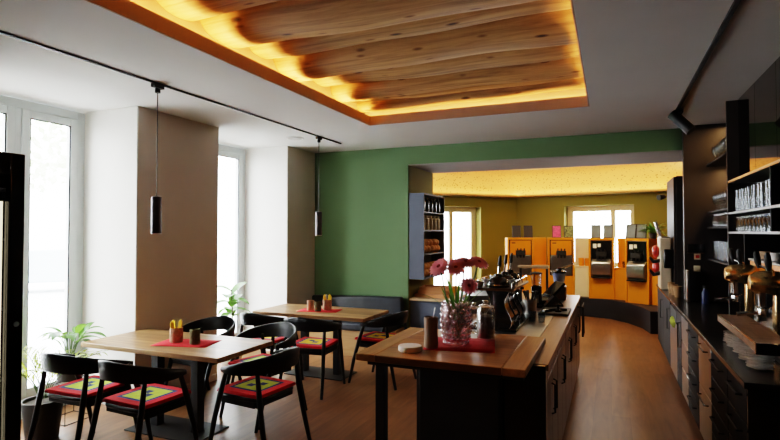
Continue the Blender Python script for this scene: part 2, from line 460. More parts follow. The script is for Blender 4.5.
def window(n, y0, y1):
    z0, z1 = 0.0, CH - .012
    o = bpy.data.objects.new('window_%d' % n, None); C.objects.link(o); o['kind'] = 'structure'
    x0, x1 = XO - .08, XO
    f = MB(); fw = .085
    f.box(x0, x1, y0, y0 + fw, z0, z1); f.box(x0, x1, y1 - fw, y1, z0, z1)
    f.box(x0, x1, y0 + fw, y1 - fw, z1 - fw, z1); f.box(x0, x1, y0 + fw, y1 - fw, z0, z0 + .20)
    ym = (y0 + y1) / 2
    f.box(x0, x1, ym - .03, ym + .03, z0 + .2, z1 - fw)
    f.build('window_frame', M['frame'], o, bevel=.006)
    for a, b in ((y0 + fw, ym - .03), (ym + .03, y1 - fw)):
        s = MB(); sw = .075
        za, zb = z0 + .2, z1 - fw
        xa, xb = XO - .06, XO + .015
        s.box(xa, xb, a, a + sw, za, zb); s.box(xa, xb, b - sw, b, za, zb)
        s.box(xa, xb, a + sw, b - sw, za, za + sw); s.box(xa, xb, a + sw, b - sw, zb - sw, zb)
        sh = s.build('window_sash', M['frame'], o, bevel=.006)
        q = MB(); q.box(XO - .03, XO - .024, a + sw - .01, b - sw + .01, za + sw - .01, zb - sw + .01)
        q.build('pane', M['pane'], sh, smooth=False)
        gk = MB()
        gw = .012
        gk.box(XO + .0, XO + .006, a + sw, a + sw + gw, za + sw, zb - sw); gk.box(XO, XO + .006, b - sw - gw, b - sw, za + sw, zb - sw)
        gk.box(XO, XO + .006, a + sw, b - sw, zb - sw - gw, zb - sw)
        gk.build('gasket', M['blackmatte'], sh, smooth=False)
    h = MB(); h.box(XO + .015, XO + .045, ym + .05, ym + .07, 1.15, 1.19); h.tube([(XO + .045, ym + .06, 1.17), (XO + .045, ym + .06, 1.04)], .009, 8)
    h.build('window_handle', M['frame'], o)
    area('portal_%d' % n, (XO - .12, ym, (z0 + z1) / 2), (z1 - z0, y1 - y0), (0, -PI / 2, 0), 1, (1, 1, 1)).data.cycles.is_portal = True
left_wall()
bb = MB()
for a, b in [(3.76, 4.90), (6.36, 7.1), (YB, 2.40)]:
    bb.box(XW, XW + .015, a, b, 0, .07)
struct('baseboard_left', bb, M['white_wall'], smooth=False)

# green wall with the wide opening
gw = MB()
gw.box(XO - .1, OPX0, YG, YG2, 0, CH + .03)
gw.box(OPX0, XR + .3, YG, YG2, OPZ, CH + .03)
struct('wall_back', gw, [M['green']], smooth=False)
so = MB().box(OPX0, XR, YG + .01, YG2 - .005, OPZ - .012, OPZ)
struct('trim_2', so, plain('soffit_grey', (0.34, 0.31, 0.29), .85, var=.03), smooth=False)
jb = MB().box(OPX0, OPX0 + .008, YG + .02, YG2, 0, OPZ - .012)
struct('trim_3', jb, M['olive'], smooth=False)
# right wall, wall behind the viewer
struct('wall_right', MB().box(XR, XR + .2, YB, 14.2, 0, CH), M['darkbrown'], smooth=False)
struct('wall_front', MB().box(XO - .1, XR + .2, YB - .2, YB, 0, CH), M['white_wall'], smooth=False)

# ------------------------------------------------------------------ back room
BZ = 2.6                                # its lower ceiling
BC = Vector((-2.2, 13.5))               # corner between its two far walls
U1 = Vector((0.71, 0.70)).normalized(); U2 = Vector((0.97, -0.24)).normalized()
def seg_wall(name, p, u, s0, s1, holes, mat, thick=.35, z1=BZ):
    """wall along u from p; room is on the side -n"""
    n = Vector((-u.y, u.x))
    mw = Matrix(((u.x, n.x, 0, p.x), (u.y, n.y, 0, p.y), (0, 0, 1, 0), (0, 0, 0, 1)))
    mb = MB(); x = s0
    for (a, b, za, zb) in holes:
        mb.box(x, a, 0, thick, 0, z1, mw); mb.box(a, b, 0, thick, 0, za, mw); mb.box(a, b, 0, thick, zb, z1, mw); x = b
    mb.box(x, s1, 0, thick, 0, z1, mw)
    struct(name, mb, mat, smooth=False)
    return mw
def back_window(n, mw, a, b, za, zb, mull, thick=.35):
    o = bpy.data.objects.new('window_%d' % n, None); C.objects.link(o); o['kind'] = 'structure'
    f = MB(); w = .13; t0, t1 = thick - .10, thick - .02
    f.box(a, a + w, t0, t1, za, zb, mw); f.box(b - w, b, t0, t1, za, zb, mw)
    f.box(a + w, b - w, t0, t1, zb - w, zb, mw); f.box(a + w, b - w, t0, t1, za, za + w, mw)
    for m_ in mull: f.box(m_ - .05, m_ + .05, t0, t1, za + w, zb - w, mw)
    f.build('window_frame', M['frame_warm'], o, bevel=.006)
    e = [a + w] + [v for m_ in mull for v in (m_ - .05, m_ + .05)] + [b - w]
    for i in range(0, len(e), 2):
        MB().box(e[i], e[i + 1], t0 + .03, t0 + .036, za + w, zb - w, mw).build('pane', M['pane'], o, smooth=False)
    c = mw @ Vector(((a + b) / 2, thick + .04, (za + zb) / 2))
    nn = mw.to_3x3() @ Vector((0, -1, 0))
    l = area('portal_%d' % n, c, (b - a, zb - za), Vector(nn).to_track_quat('-Z', 'Z').to_euler(), 1, (1, 1, 1)); l.data.cycles.is_portal = True
mw1 = seg_wall('wall_back_left', BC, U1, -4.2, .25, [(-2.35, -1.05, 0.25, 2.36)], M['olive'])
back_window(3, mw1, -2.35, -1.05, 0.25, 2.36, [-1.75])
mw2 = seg_wall('wall_back_far', BC, U2, 0, 4.6, [(1.22, 2.78, 0.9, 2.36)], M['olive'])
back_window(4, mw2, 1.22, 2.78, 0.9, 2.36, [2.27])
p_end = BC + U1 * -4.2
struct('wall_back_side', MB().box(p_end.x - .3, p_end.x, YG2, p_end.y + .3, 0, BZ), M['olive'], smooth=False)
# its ceiling: ring at 2.6 with a lit gold cove above
def pt(sv, wv): return Vector((sv.x, sv.y))
def inset(d):
    """rim line: a left point, the corner, a right point, at distance d inside the far walls"""
    n1 = Vector((-U1.y, U1.x)); n2 = Vector((-U2.y, U2.x))
    a = BC - n1 * d; b = BC - n2 * d
    den = U1.x * U2.y - U1.y * U2.x
    w = b - a; tt = (w.x * U2.y - w.y * U2.x) / den
    c = a + U1 * tt
    return a + U1 * (-4.4), c, b + U2 * 4.6
def ring(d0, d1, z0, z1, name, mat):
    a0, c0, e0 = inset(d0); a1, c1, e1 = inset(d1)
    mb = MB()
    for (p, q, r_, s_) in ((a0, c0, c1, a1), (c0, e0, e1, c1)):
        mb.prism([(p.x, p.y), (q.x, q.y), (r_.x, r_.y), (s_.x, s_.y)], z0, z1)
    return struct(name, mb, mat, smooth=False)
ring(-.34, .30, BZ, BZ + .02, 'ceiling_back_ring', M['olive'])
ring(.28, .30, BZ, BZ + .055, 'trim_4', plain('rim_paint', (0.70, 0.42, 0.16), .7, var=.02))
# gold band standing just behind the rim, curving up and over
a0, c0, e0 = inset(.10)
prof = [(0.0, BZ + .02), (0.0, 2.85), (.10, 3.05), (.30, 3.16), (.7, 3.2)]
rows = []
for d, z in prof:
    a, c, e = inset(.10 + d)
    pts = [a.lerp(c, i / 8) for i in range(8)]
    # soften the corner
    q0 = a.lerp(c, .93); q1 = c.lerp(e, .06)
    for i in range(9):
        t_ = i / 8; pts.append(q0.lerp(c, t_).lerp(c.lerp(q1, t_), t_))
    pts += [c.lerp(e, .06 + .94 * i / 8) for i in range(1, 9)]
    rows.append([(p.x, p.y, z) for p in pts])
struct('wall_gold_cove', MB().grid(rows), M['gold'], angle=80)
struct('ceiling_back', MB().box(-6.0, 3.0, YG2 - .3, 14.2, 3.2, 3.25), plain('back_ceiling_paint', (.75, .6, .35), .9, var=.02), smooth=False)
struct('wall_back_upper', MB().box(-6.0, 3.0, YG2 - .05, YG2, OPZ, 3.2), M['ceiling'], smooth=False)

# ------------------------------------------------------------------ outside
ex = MB().box(-40, -5.3, -25, 40, -0.35, -0.25)
struct('street_ground', ex, M['asphalt'], smooth=False)
def street_tree(x, y, h, r, label):
    t_ = thing('street_tree', label, 'tree', (x, y, -.25))
    MB().tube([(0, 0, 0), (.05, .05, h * .5), (0, .1, h * .8)], [.16, .12, .05], 8).build('trunk', M['bark'], t_)
    lf = MB()
    for i in range(420):
        a = random.uniform(0, 2 * PI); p = math.acos(random.uniform(-1, 1)); rr = r * random.uniform(.5, 1)
        c = Vector((rr * math.sin(p) * math.cos(a), rr * math.sin(p) * math.sin(a), h * .8 + rr * math.cos(p) * .8))
        s_ = random.uniform(.10, .22)
        d1 = Vector((random.uniform(-1, 1), random.uniform(-1, 1), random.uniform(-1, 1))).normalized() * s_
        d2 = d1.cross(Vector((random.uniform(-1, 1), random.uniform(-1, 1), random.uniform(-1, 1)))).normalized() * s_ * .6
        lf.add([c - d1, c + d2, c + d1, c - d2], [(0, 1, 2, 3)])
    lf.build('crown', M['tree'], t_, smooth=False)
street_tree(-16, 9.6, 5.5, 2.0, 'pale street tree seen through the tall window nearest the drinks cooler')
def car(x, y, rz):
    t_ = thing('parked_car', 'grey-blue car parked outside behind the large left window', 'car', (x, y, -.25), rz)
    prof_ = [(-2.1, .35), (-2.15, .75), (-1.4, .92), (-.8, 1.38), (.6, 1.42), (1.35, .95), (2.1, .85), (2.15, .35)]
    mt = Matrix.Rotation(PI / 2, 4, 'X')
    b = MB(); b.prism(prof_, -.85, .85, mt); b.build('car_body', M['car'], t_, bevel=.06)
    for sx in (-1.3, 1.35):
        for sy in (-.8, .8):
            w = MB(); w.lathe([(.12, -.1), (.32, -.1), (.32, .1), (.12, .1)], 20, (sx, sy, .32), Matrix.Rotation(PI / 2, 4, 'X')); w.build('wheel', M['blackmatte'], t_)
    wd = MB(); wd.prism([(-1.25, .95), (-.75, 1.32), (.55, 1.35), (1.15, .97)], -.86, .86, mt); wd.build('side_window', M['car'], t_)
car(-17.5, 11.6, .9)

# ------------------------------------------------------------------ track + pendants (left)
tr = thing('ceiling_track', 'long thin black lighting track along the ceiling above the dining tables', 'track light', (-3.48, 2.5, CH))
MB().box(-.010, .010, -4.2, 3.95, -.014, -.001).build('track_rail', M['blackmatte'], tr, smooth=False)
def pendant(y, zb, label):
    t_ = thing('pendant_lamp', label, 'pendant lamp', (-3.48, y, 0), 0, 'cylinder pendants on the left track')
    m = MB(); m.box(-.018, .018, -.055, .055, CH - .045, CH - .014); m.lathe([(.022, CH - .085), (.022, CH - .05)], 14); m.build('track_adapter', M['blackmatte'], t_)
    MB().tube([(0, 0, CH - .06), (0, 0, zb + .30)], .004, 6).build('cord', M['blackmatte'], t_)
    m = MB(); m.lathe([(.030, zb + .002), (.041, zb), (.041, zb + .30), (.008, zb + .312)], 28); m.build('lamp_shade', M['pendant'], t_)
    m = MB(); m.lathe([(.0405, zb - .008), (.0405, zb + .0)], 28); m.build('rim_ring', M['lampwhite'], t_)
pendant(3.23, 1.73, 'slim brown cylinder pendant hanging in front of the beige pier')
pendant(5.85, 1.70, 'slim brown cylinder pendant hanging before the edge of the green wall')
sm = thing('ceiling_speaker', 'round white flush disc set in the ceiling near the second window', 'ceiling disc', (-3.85, 5.85, CH))
MB().lathe([(.11, -.012), (.12, -.004), (.12, -.0005)], 28).build('disc_rim', M['lampwhite'], sm)
MB().lathe([(.09, -.016), (.095, -.012)], 28).build('grille', plain('grille_grey', (.55, .55, .54), .7, var=.1, scale=120), sm)

# right track with spotlight
rt = thing('ceiling_track', 'black lighting track on the ceiling over the aisle behind the bar', 'track light', (.64, 2.9, CH))
MB().box(-.013, .013, -3.4, 3.3, -.02, -.001).build('track_rail', M['blackmatte'], rt, smooth=False)
sp = thing('track_spotlight', 'black cylindrical spotlight tilted down at the end of the aisle track', 'spotlight', (.66, 5.95, CH))
MB().box(-.02, .02, -.09, .09, -.06, -.03).tube([(0, 0, -.05), (.0, 0, -.13)], .012, 8).build('bracket', M['blackmatte'], sp)
d = Vector((.62, -.25, -.75)).normalized()
MB().tube([Vector((0, 0, -.13)) - d * .11, Vector((0, 0, -.13)) + d * .15], .052, 18).build('lamp_head', M['blackmatte'], sp)
# ------------------------------------------------------------------ cooler at the left edge
ck = thing('drinks_cooler', 'tall black glass-door drinks cooler with a lit interior at the picture edge', 'cooler', (-2.5, 1.56, 0))
H_ = 2.10
m = MB(); m.box(-.62, -.05, -.70, 0, 0, .12); m.box(-.62, -.05, -.70, 0, H_ - .1, H_); m.box(-.62, -.59, -.70, 0, .12, H_ - .1)
m.box(-.59, -.05, -.035, 0, .12, H_ - .1); m.box(-.59, -.05, -.70, -.665, .12, H_ - .1)
m.build('cooler_body', M['blackgloss'], ck, bevel=.004)
dr = MB(); dr.box(-.045, 0, -.062, 0, .10, H_); dr.box(-.045, 0, -.70, -.615, .10, H_); dr.box(-.045, 0, -.615, -.062, H_ - .10, H_); dr.box(-.045, 0, -.615, -.062, .10, .2)
do = dr.build('door', M['blackgloss'], ck, bevel=.004)
MB().box(-.03, -.02, -.615, -.062, .2, H_ - .1).build('glass', thin_glass('cooler_glass', (.75, .78, .8), .1), do, smooth=False)
MB().lathe([(.012, 0), (.012, .004)], 16, (0, -.03, 1.32), Matrix.Rotation(PI / 2, 4, 'Y')).build('lock', M['steel'], do)
MB().tube([(.03, -.64, .8), (.03, -.64, 1.4)], .012, 8).build('handle', M['steel'], do)
for z in (.42, .74, 1.06, 1.38, 1.70):
    MB().box(-.58, -.06, -.66, -.04, z, z + .012).build('shelf', M['steel'], ck, smooth=False)
MB().box(-.055, -.046, -.080, -.068, .25, 1.88).build('light_strip', M['coolerlight'], ck, smooth=False)
k = 0
for z in (.432, .752, 1.072, 1.392):
    for j in range(4):
        yy = -.2 - j * .11
        b = MB(); b.lathe([(.0, 0), (.033, .002), (.034, .14), (.014, .19), (.013, .235), (0, .236)], 14)
        bo = b.build('drink_bottle', thin_glass('bottle_glass_%d' % (k % 3), [(.25, .32, .12), (.4, .2, .06), (.55, .5, .42)][k % 3], .2), None)
        bo.location = (-2.5 - .18, 1.56 + yy, z)
        tag(bo, 'drink bottle, %s from the door hinge on the %s cooler shelf' % (ORD[j], ['lowest', 'second', 'third', 'fourth'][int(round((z - .432) / .32))]), 'bottle', 'bottles in the drinks cooler')
        k += 1

# ------------------------------------------------------------------ chairs
def make_chair():
    t_ = thing('dining_chair', '', 'chair', (0, 0, 0), 0, 'black bentwood chairs round the two dining tables')
    # seat: rounded square slab, slightly dished
    n = 40; poly = []
    for i in range(n):
        a = 2 * PI * i / n; c_, s_ = math.cos(a), math.sin(a)
        e = 2 / 4.5
        hw = .225 if s_ > 0 else .215
        poly.append((hw * math.copysign(abs(c_) ** e, c_), .215 * math.copysign(abs(s_) ** e, s_)))
    MB().prism(poly, .425, .455).build('seat', M['black'], t_, bevel=.010)
    fr = MB(); fr.box(-.19, .19, .15, .175, .385, .427); fr.box(-.19, .19, -.175, -.15, .385, .427); fr.box(-.205, -.18, -.16, .16, .385, .427); fr.box(.18, .205, -.16, .16, .385, .427)
    fr.build('seat_frame', M['black'], t_, bevel=.004)
    # bent backrest that becomes the arms
    outer_t = []; K = 36; A = math.radians(112)
    rows = []
    for i in range(K + 1):
        th = -A + 2 * A * i / K; u = abs(th) / A
        x = .285 * math.sin(th) ; yb = -.01 - .262 * math.cos(th)
        if u > .78: x = math.copysign(.285 * math.sin(A * .78) + (u - .78) * .06, th) if False else x
        top = .775 - .115 * u ** 1.3
        hgt = .105 * (1 - u ** 1.8) + .030
        bot = top - hgt
        nx, ny = math.sin(th), -math.cos(th)
        th_ = .011
        lean = .030
        ring_ = []
        for (o_, z) in ((th_, bot), (th_ * 1.25, (bot + top) / 2), (th_, top - .006), (th_ * .4, top), (-th_ * .4, top), (-th_, top - .006), (-th_ * .8, (bot + top) / 2), (-th_, bot)):
            kz = (z - .6) / .18 * lean * (1 - u)
            ring_.append((x + nx * (o_ + kz), yb + ny * (o_ + kz), z))
        ring_.append(ring_[0]); rows.append(ring_)
    b = MB().grid(rows)
    L = len(rows[0]) - 1
    b.add([rows[0][i] for i in range(L)], [tuple(range(L))]); b.add([rows[-1][i] for i in range(L)], [tuple(range(L))])
    b.build('backrest', M['black'], t_, angle=50)
    for sx in (-1, 1):
        MB().tube([(sx * .245, .245, 0), (sx * .242, .19, .25), (sx * .250, .12, .46), (sx * .262, .045, .650)], [.0135, .0185, .020, .015], 12).build('leg', M['black'], t_)
        MB().tube([(sx * .235, -.315, 0), (sx * .222, -.255, .25), (sx * .212, -.215, .46), (sx * .205, -.185, .66)], [.0135, .0185, .020, .014], 12).build('leg', M['black'], t_)
    return t_

def make_pad(inner):
    br = [-1, -.97, -.70, -.57, -.29, 0, .29, .57, .70, .97, 1]
    S = .205; T = .026
    mb = MB()
    n = len(br)
    top = {}
    def hz(u, v):
        e = max(abs(u), abs(v))
        return T - (.012 if e > .99 else 0) - .004 * e * e
    vs = [(u * S * (1 - .02 * v * v), v * S * (1 - .02 * u * u), hz(u, v)) for v in br for u in br]
    vs += [(u * S * (1 - .02 * v * v), v * S * (1 - .02 * u * u), 0) for v in br for u in br]
    fs = []; ms = []
    for j in range(n - 1):
        for i in range(n - 1):
            cu = (br[i] + br[i + 1]) / 2; cv = (br[j] + br[j + 1]) / 2; e = max(abs(cu), abs(cv))
            mi = 0 if e > .70 else (1 if e > .57 else 2)
            if e < .29 and cu * cv < 0: mi = 1
            fs.append((j * n + i, j * n + i + 1, (j + 1) * n + i + 1, (j + 1) * n + i)); ms.append(mi)
            o = n * n
            fs.append((o + j * n + i, o + (j + 1) * n + i, o + (j + 1) * n + i + 1, o + j * n + i + 1)); ms.append(0)
    for i in range(n - 1):
        o = n * n
        for a, b in ((i, i + 1), ((n - 1) * n + i, (n - 1) * n + i + 1), (i * n, (i + 1) * n), (i * n + n - 1, (i + 1) * n + n - 1)):
            fs.append((a, b, o + b, o + a)); ms.append(0)
    mb.v = vs; mb.f = fs; mb.m = ms
    return mb.build('seat_cushion', [M['red'], M['navy'], M[inner]], None, angle=40)

chair0 = make_chair(); used = False; CS = 1.08; chair0.scale = (CS, CS, CS)
pads = {}
def place_chair(x, y, deg, label, padlabel, inner):
    global used
    r = math.radians(deg)
    if not used:
        c = chair0; c.location = (x, y, 0); c.rotation_euler = (0, 0, r); c['label'] = label; used = True
    else:
        c = dup(chair0, (x, y, 0), r, label)
    if inner not in pads:
        p = make_pad(inner); pads[inner] = p
    else:
        p = pads[inner].copy(); C.objects.link(p)
    cx, cy = 0, .005
    p.location = (x + cx * math.cos(r) - cy * math.sin(r), y + cx * math.sin(r) + cy * math.cos(r), .4555 * CS)
    p.scale = (CS, CS, 1.1)
    p.rotation_euler = (0, 0, r)
    tag(p, padlabel, 'cushion', 'checked felt seat cushions')
G_ = 'lime'
place_chair(-3.86, 2.93, 2, 'black bentwood chair nearest the peace lily, back to the viewer', 'lime and navy checked cushion on the chair nearest the peace lily', 'lime')
place_chair(-3.23, 2.93, -3, 'black bentwood chair at the near side of the front table, back to viewer', 'lime and navy checked cushion on the chair in front of the front table', 'lime')
place_chair(-2.61, 3.45, 84, 'black bentwood chair pulled out at the aisle end of the front table', 'lime checked cushion on the chair at the aisle end of the front table', 'lime')
place_chair(-3.86, 4.18, 176, 'black bentwood chair between the front table and the beige pier', 'red bordered cushion on the chair against the beige pier', 'lime')
place_chair(-3.07, 4.12, 168, 'black bentwood chair on the far side of the front table facing the viewer', 'red bordered cushion on the far chair of the front table, clear of the pier', 'lime')
place_chair(-3.70, 5.10, -2, 'black bentwood chair at the window corner of the rear table, back to viewer', 'red bordered cushion on the chair nearest the fiddle-leaf plant', 'yellowfelt')
place_chair(-3.06, 5.04, 6, 'black bentwood chair centred at the near side of the rear table', 'yellow checked cushion on the chair at the near side of the rear table', 'yellowfelt')
place_chair(-2.50, 5.62, 84, 'black bentwood chair at the aisle end of the rear table', 'yellow checked cushion on the chair at the aisle end of the rear table', 'yellowfelt')

# ------------------------------------------------------------------ dining tables
def make_table():
    t_ = thing('dining_table', 'front square-edged oak dining table on a black pedestal by the big window', 'table', (0, 0, 0), 0, 'oak pedestal dining tables')
    MB().box(-.76, .76, -.36, .36, .73, .77).build('tabletop', M['table'], t_, bevel=.004)
    m = MB(); m.box(-.40, .40, -.21, .21, 0, .012); m.build('base_plate', M['blackmatte'], t_, bevel=.003)
    for sx in (-.23, .23):
        MB().box(sx - .04, sx + .04, -.04, .04, .012, .72).build('post', M['blackmatte'], t_, bevel=.004)
    MB().box(-.5, .5, -.05, .05, .715, .73).build('support_plate', M['blackmatte'], t_, smooth=False)
    return t_
tb = make_table(); tb.location = (-3.54, 3.535, 0)
dup(tb, (-3.30, 5.61, 0), 0, 'rear oak dining table in front of the dark bench')

def runner(x0, x1, y0, y1, z, rz, label, mat, name='table_runner'):
    m = MB()
    w, h = x1 - x0, y1 - y0
    rows = [[(-w / 2 + w * i / 6, -h / 2 + h * j / 4, .003 + .0008 * math.sin(i * 1.3 + j)) for i in range(7)] for j in range(5)]
    m.grid(rows)
    o = m.build(name, mat, None)
    s_ = o.modifiers.new('thick', 'SOLIDIFY'); s_.thickness = .002
    o.location = ((x0 + x1) / 2, (y0 + y1) / 2, z); o.rotation_euler = (0, 0, rz)
    return tag(o, label, 'mat')
runner(-3.66, -3.16, 3.36, 3.66, .77, .25, 'red felt mat on the front dining table', M['red'])
runner(-3.56, -3.06, 5.46, 5.74, .77, .2, 'red felt mat on the rear dining table', M['red'])

def cutlery_cup(x, y, z, s, label):
    t_ = thing('cutlery_cup', label, 'cup', (x, y, z), 0, 'cutlery cups on the dining tables')
    MB().lathe([(.052 * s, 0), (.055 * s, .01), (.055 * s, .125 * s), (.048 * s, .125 * s), (.046 * s, .012), (0.001, .012)], 20, closed=False).lathe([(.001, 0), (.052 * s, 0)], 20, closed=False).build('cup', M['cork'], t_)
    for i in range(4):
        a = i * 1.5; mt = Matrix.Translation((.018 * math.cos(a), .018 * math.sin(a), .02)) @ Matrix.Rotation(.18, 4, Vector((math.cos(a + 1.5), math.sin(a + 1.5), 0))) @ Matrix.Rotation(a, 4, 'Z')
        MB().prism([(-.018 * s, 0), (.018 * s, 0), (.018 * s, .15 * s), (.0, .172 * s), (-.018 * s, .155 * s)], -.003, .003, mt @ Matrix.Rotation(PI / 2, 4, 'X')).build('napkin', M['napkin'], t_, smooth=False)
    for i in range(4):
        a = .7 + i * .5
        p0 = Vector((.02 * math.cos(a), .02 * math.sin(a), .02)); p1 = Vector((.052 * math.cos(a), .03 * math.sin(a), .165 * s + .008 * i))
        MB().tube([p0, p0.lerp(p1, .6), p1], [.004, .004, .007], 8, flat=.5).build('cutlery', M['steel'], t_)
def wood_jar(x, y, z, r, h, mat, label, nm='wooden_cup'):
    m = MB(); prof_ = [(r * .96, 0), (r, .01), (r * .97, h * .5), (r, h - .004), (r * .9, h), (r * .86, h), (r * .84, h - .02), (0.001, h - .02)]
    m.lathe(prof_, 18, closed=False); m.lathe([(.001, 0), (r * .96, 0)], 18, closed=False)
    return tag(m.build(nm, mat, None, loc=(x, y, z)), label, 'cup', 'small wooden cups on the dining tables')
Zt = .7755
cutlery_cup(-3.52, 3.50, Zt, 1.0, 'cork cup of yellow napkins and cutlery on the front table')
wood_jar(-3.37, 3.56, Zt, .038, .105, M['cork'], 'pale wooden cup behind the mossy cup on the front table')
wood_jar(-3.31, 3.50, Zt, .044, .125, M['greenwood'], 'mossy dark wooden cup on the front table')
cutlery_cup(-3.24, 5.66, Zt, 1.0, 'cork cup of yellow napkins and cutlery on the rear table')
wood_jar(-3.42, 5.56, Zt, .045, .12, M['cork'], 'brown wooden cup on the rear table, nearest the window')
wood_jar(-3.29, 5.52, Zt, .042, .115, M['greenwood'], 'dark mossy wooden cup on the rear table')

# ------------------------------------------------------------------ bench along the green wall
bn = thing('wall_bench', 'dark leather bench with high back along the green wall', 'bench', (-3.52, YG, 0))
MB().box(-.76, .76, -.58, -.02, 0, .36).build('bench_base', M['benchwood'], bn, bevel=.004)
MB().box(-.76, .76, -.62, -.13, .36, .47).build('seat', M['leather'], bn, bevel=.03, seg=3)
MB().prism([(-.76, .40), (-.76, .76), (.74, .80), (.77, .40)], .02, .13, Matrix.Rotation(PI / 2, 4, 'X')).build('backrest', M['leather'], bn, bevel=.03, seg=3)

# low cabinet with boxes by the opening
lc = thing('low_cabinet', 'low grey cabinet with wooden top left of the wide opening', 'cabinet', (-2.72, YG + .02, 0))
MB().box(.01, .62, .04, .85, 0, .74).build('cabinet_body', M['graycab'], lc, bevel=.003)
MB().box(.01, .64, .0, .87, .74, .775).build('cabinet_top', M['plywood'], lc, bevel=.003)
MB().box(.03, .60, .025, .04, .05, .72).build('door', M['graycab'], lc, bevel=.003)
def crate(x, y, z, w, d, h, label):
    t_ = MB(); tk = .012
    t_.box(-w / 2, w / 2, -d / 2, d / 2, 0, tk); 
    t_.box(-w / 2, w / 2, -d / 2, -d / 2 + tk, tk, h); t_.box(-w / 2, w / 2, d / 2 - tk, d / 2, tk, h)
    t_.box(-w / 2, -w / 2 + tk, -d / 2, d / 2, tk, h); t_.box(w / 2 - tk, w / 2, -d / 2, d / 2, tk, h)
    o = t_.build('wooden_tray', M['crate'], None, loc=(x, y, z)); o.rotation_euler = (0, 0, (z - .83) * 2.2)
    return tag(o, label, 'tray', 'wooden trays on the low cabinet')
crate(-2.42, 7.44, .7755, .50, .36, .050, 'shallow wooden tray on the low cabinet, bottom of the stack')
crate(-2.42, 7.44, .8265, .42, .30, .05, 'shallow wooden tray on the low cabinet, middle of the stack')
crate(-2.40, 7.45, .878, .44, .32, .05, 'shallow wooden tray on the low cabinet, top of the stack')
m = MB().box(-.04, .04, -.03, .03, 0, .14); tag(m.build('yellow_packet', M['napkin'], None, bevel=.006, loc=(-2.19, 7.75, .7755)), 'small yellow packet beside the wooden trays', 'packet')

# wall shelf with jars and bread on the jamb
sh = thing('wall_shelf', 'grey-blue wall shelf of jars and bread on the left side of the opening', 'shelf', (OPX0 + .01, YG + .01, 0))
m = MB(); z0, z1, d_ = 1.05, 2.31, .23
m.box(0, d_, 0, .02, z0, z1); m.build('side_panel', M['graycab'], sh, bevel=.002)
m = MB(); m.box(0, d_, 1.0, 1.02, z0, z1); m.build('side_panel', M['graycab'], sh, bevel=.002)
MB().box(0, .012, .02, 1.0, z0, z1).build('back_panel', M['graycab'], sh, smooth=False)
MB().box(0, d_, .02, 1.0, z1 - .02, z1).build('top_panel', M['graycab'], sh, smooth=False)
SZ = [1.05, 1.40, 1.75, 2.02]
for z in SZ:
    MB().box(0, d_, .02, 1.0, z, z + .018).build('shelf', M['graycab'], sh, smooth=False)
for row, (z, mt, nm) in enumerate([(2.038, M['jar'], 'dark storage jar'), (1.768, M['dough'], 'pale storage jar')]):
    for j in range(5):
        b = MB(); b.lathe([(.07, 0), (.075, .01), (.075, .17), (.055, .19), (.055, .20), (.06, .205), (.06, .225), (0.001, .228)], 16)
        tag(b.build('storage_jar', mt, None, loc=(OPX0 + .14, YG + .14 + j * .18, z)), '%s, %s from the near end on the %s row of the wall shelf' % (nm, ORD[j], ['top', 'second'][row]), 'jar', 'jars on the wall shelf')
for row, z in enumerate((1.418, 1.068)):
    for j in range(6):
        bx = OPX0 + .135 + random.uniform(-.01, .01)
        b = MB(); b.ball((0, 0, .065), (.085, .07, .065), 14, 9, .04)
        o = b.build('bread_roll', M['bread'], None, loc=(bx, YG + .12 + j * .152, z)); o.rotation_euler = (0, 0, random.uniform(-.5, .5))
        tag(o, 'brown bread roll on the %s shelf, %s from the near end' % (['upper bread', 'lowest'][row], ORD[j]), 'bread', 'bread rolls on the wall shelf')
        if j < 5:
            b = MB(); b.ball((0, 0, .055), (.075, .065, .055), 14, 9, .04)
            o = b.build('bread_roll', M['bread'], None, loc=(bx + .01, YG + .20 + j * .152, z + .105))
            tag(o, 'brown bread roll atop others on the %s shelf, %s from near end' % (['upper bread', 'lowest'][row], ORD[j]), 'bread', 'bread rolls on the wall shelf')

# ------------------------------------------------------------------ plants
def leaf(mb, base, yaw, length, width, rise, droop, fold=.25, n=8):
    """a blade: leaves base upward with slope rise, bends down by droop"""
    rows = []; p = Vector(base); pitch = rise
    st = length / n
    for i in range(n + 1):
        u = i / n
        w = width * .5 * (math.sin(PI * min(1, u * .92 + .08)) ** .8) * (1 if u < .98 else .2)
        d_ = Vector((math.cos(yaw) * math.cos(pitch), math.sin(yaw) * math.cos(pitch), math.sin(pitch)))
        side = Vector((-math.sin(yaw), math.cos(yaw), 0)); upn = side.cross(d_) * -1
        rows.append([p - side * w + Vector((0, 0, fold * w)), p, p + side * w + Vector((0, 0, fold * w))])
        p = p + d_ * st; pitch -= droop / n
    mb.grid(rows)
def pot(t_, r0, r1, h, mat):
    MB().lathe([(r0, 0), (r1, h), (r1 - .012, h), (r1 - .016, h - .03), (0.001, h - .03)], 24, closed=False).lathe([(.001, 0), (r0, 0)], 24, closed=False).build('pot', mat, t_)
    MB().lathe([(r1 - .014, h - .045), (r1 - .016, h - .024), (.001, h - .02)], 20).build('soil', M['soil'], t_)
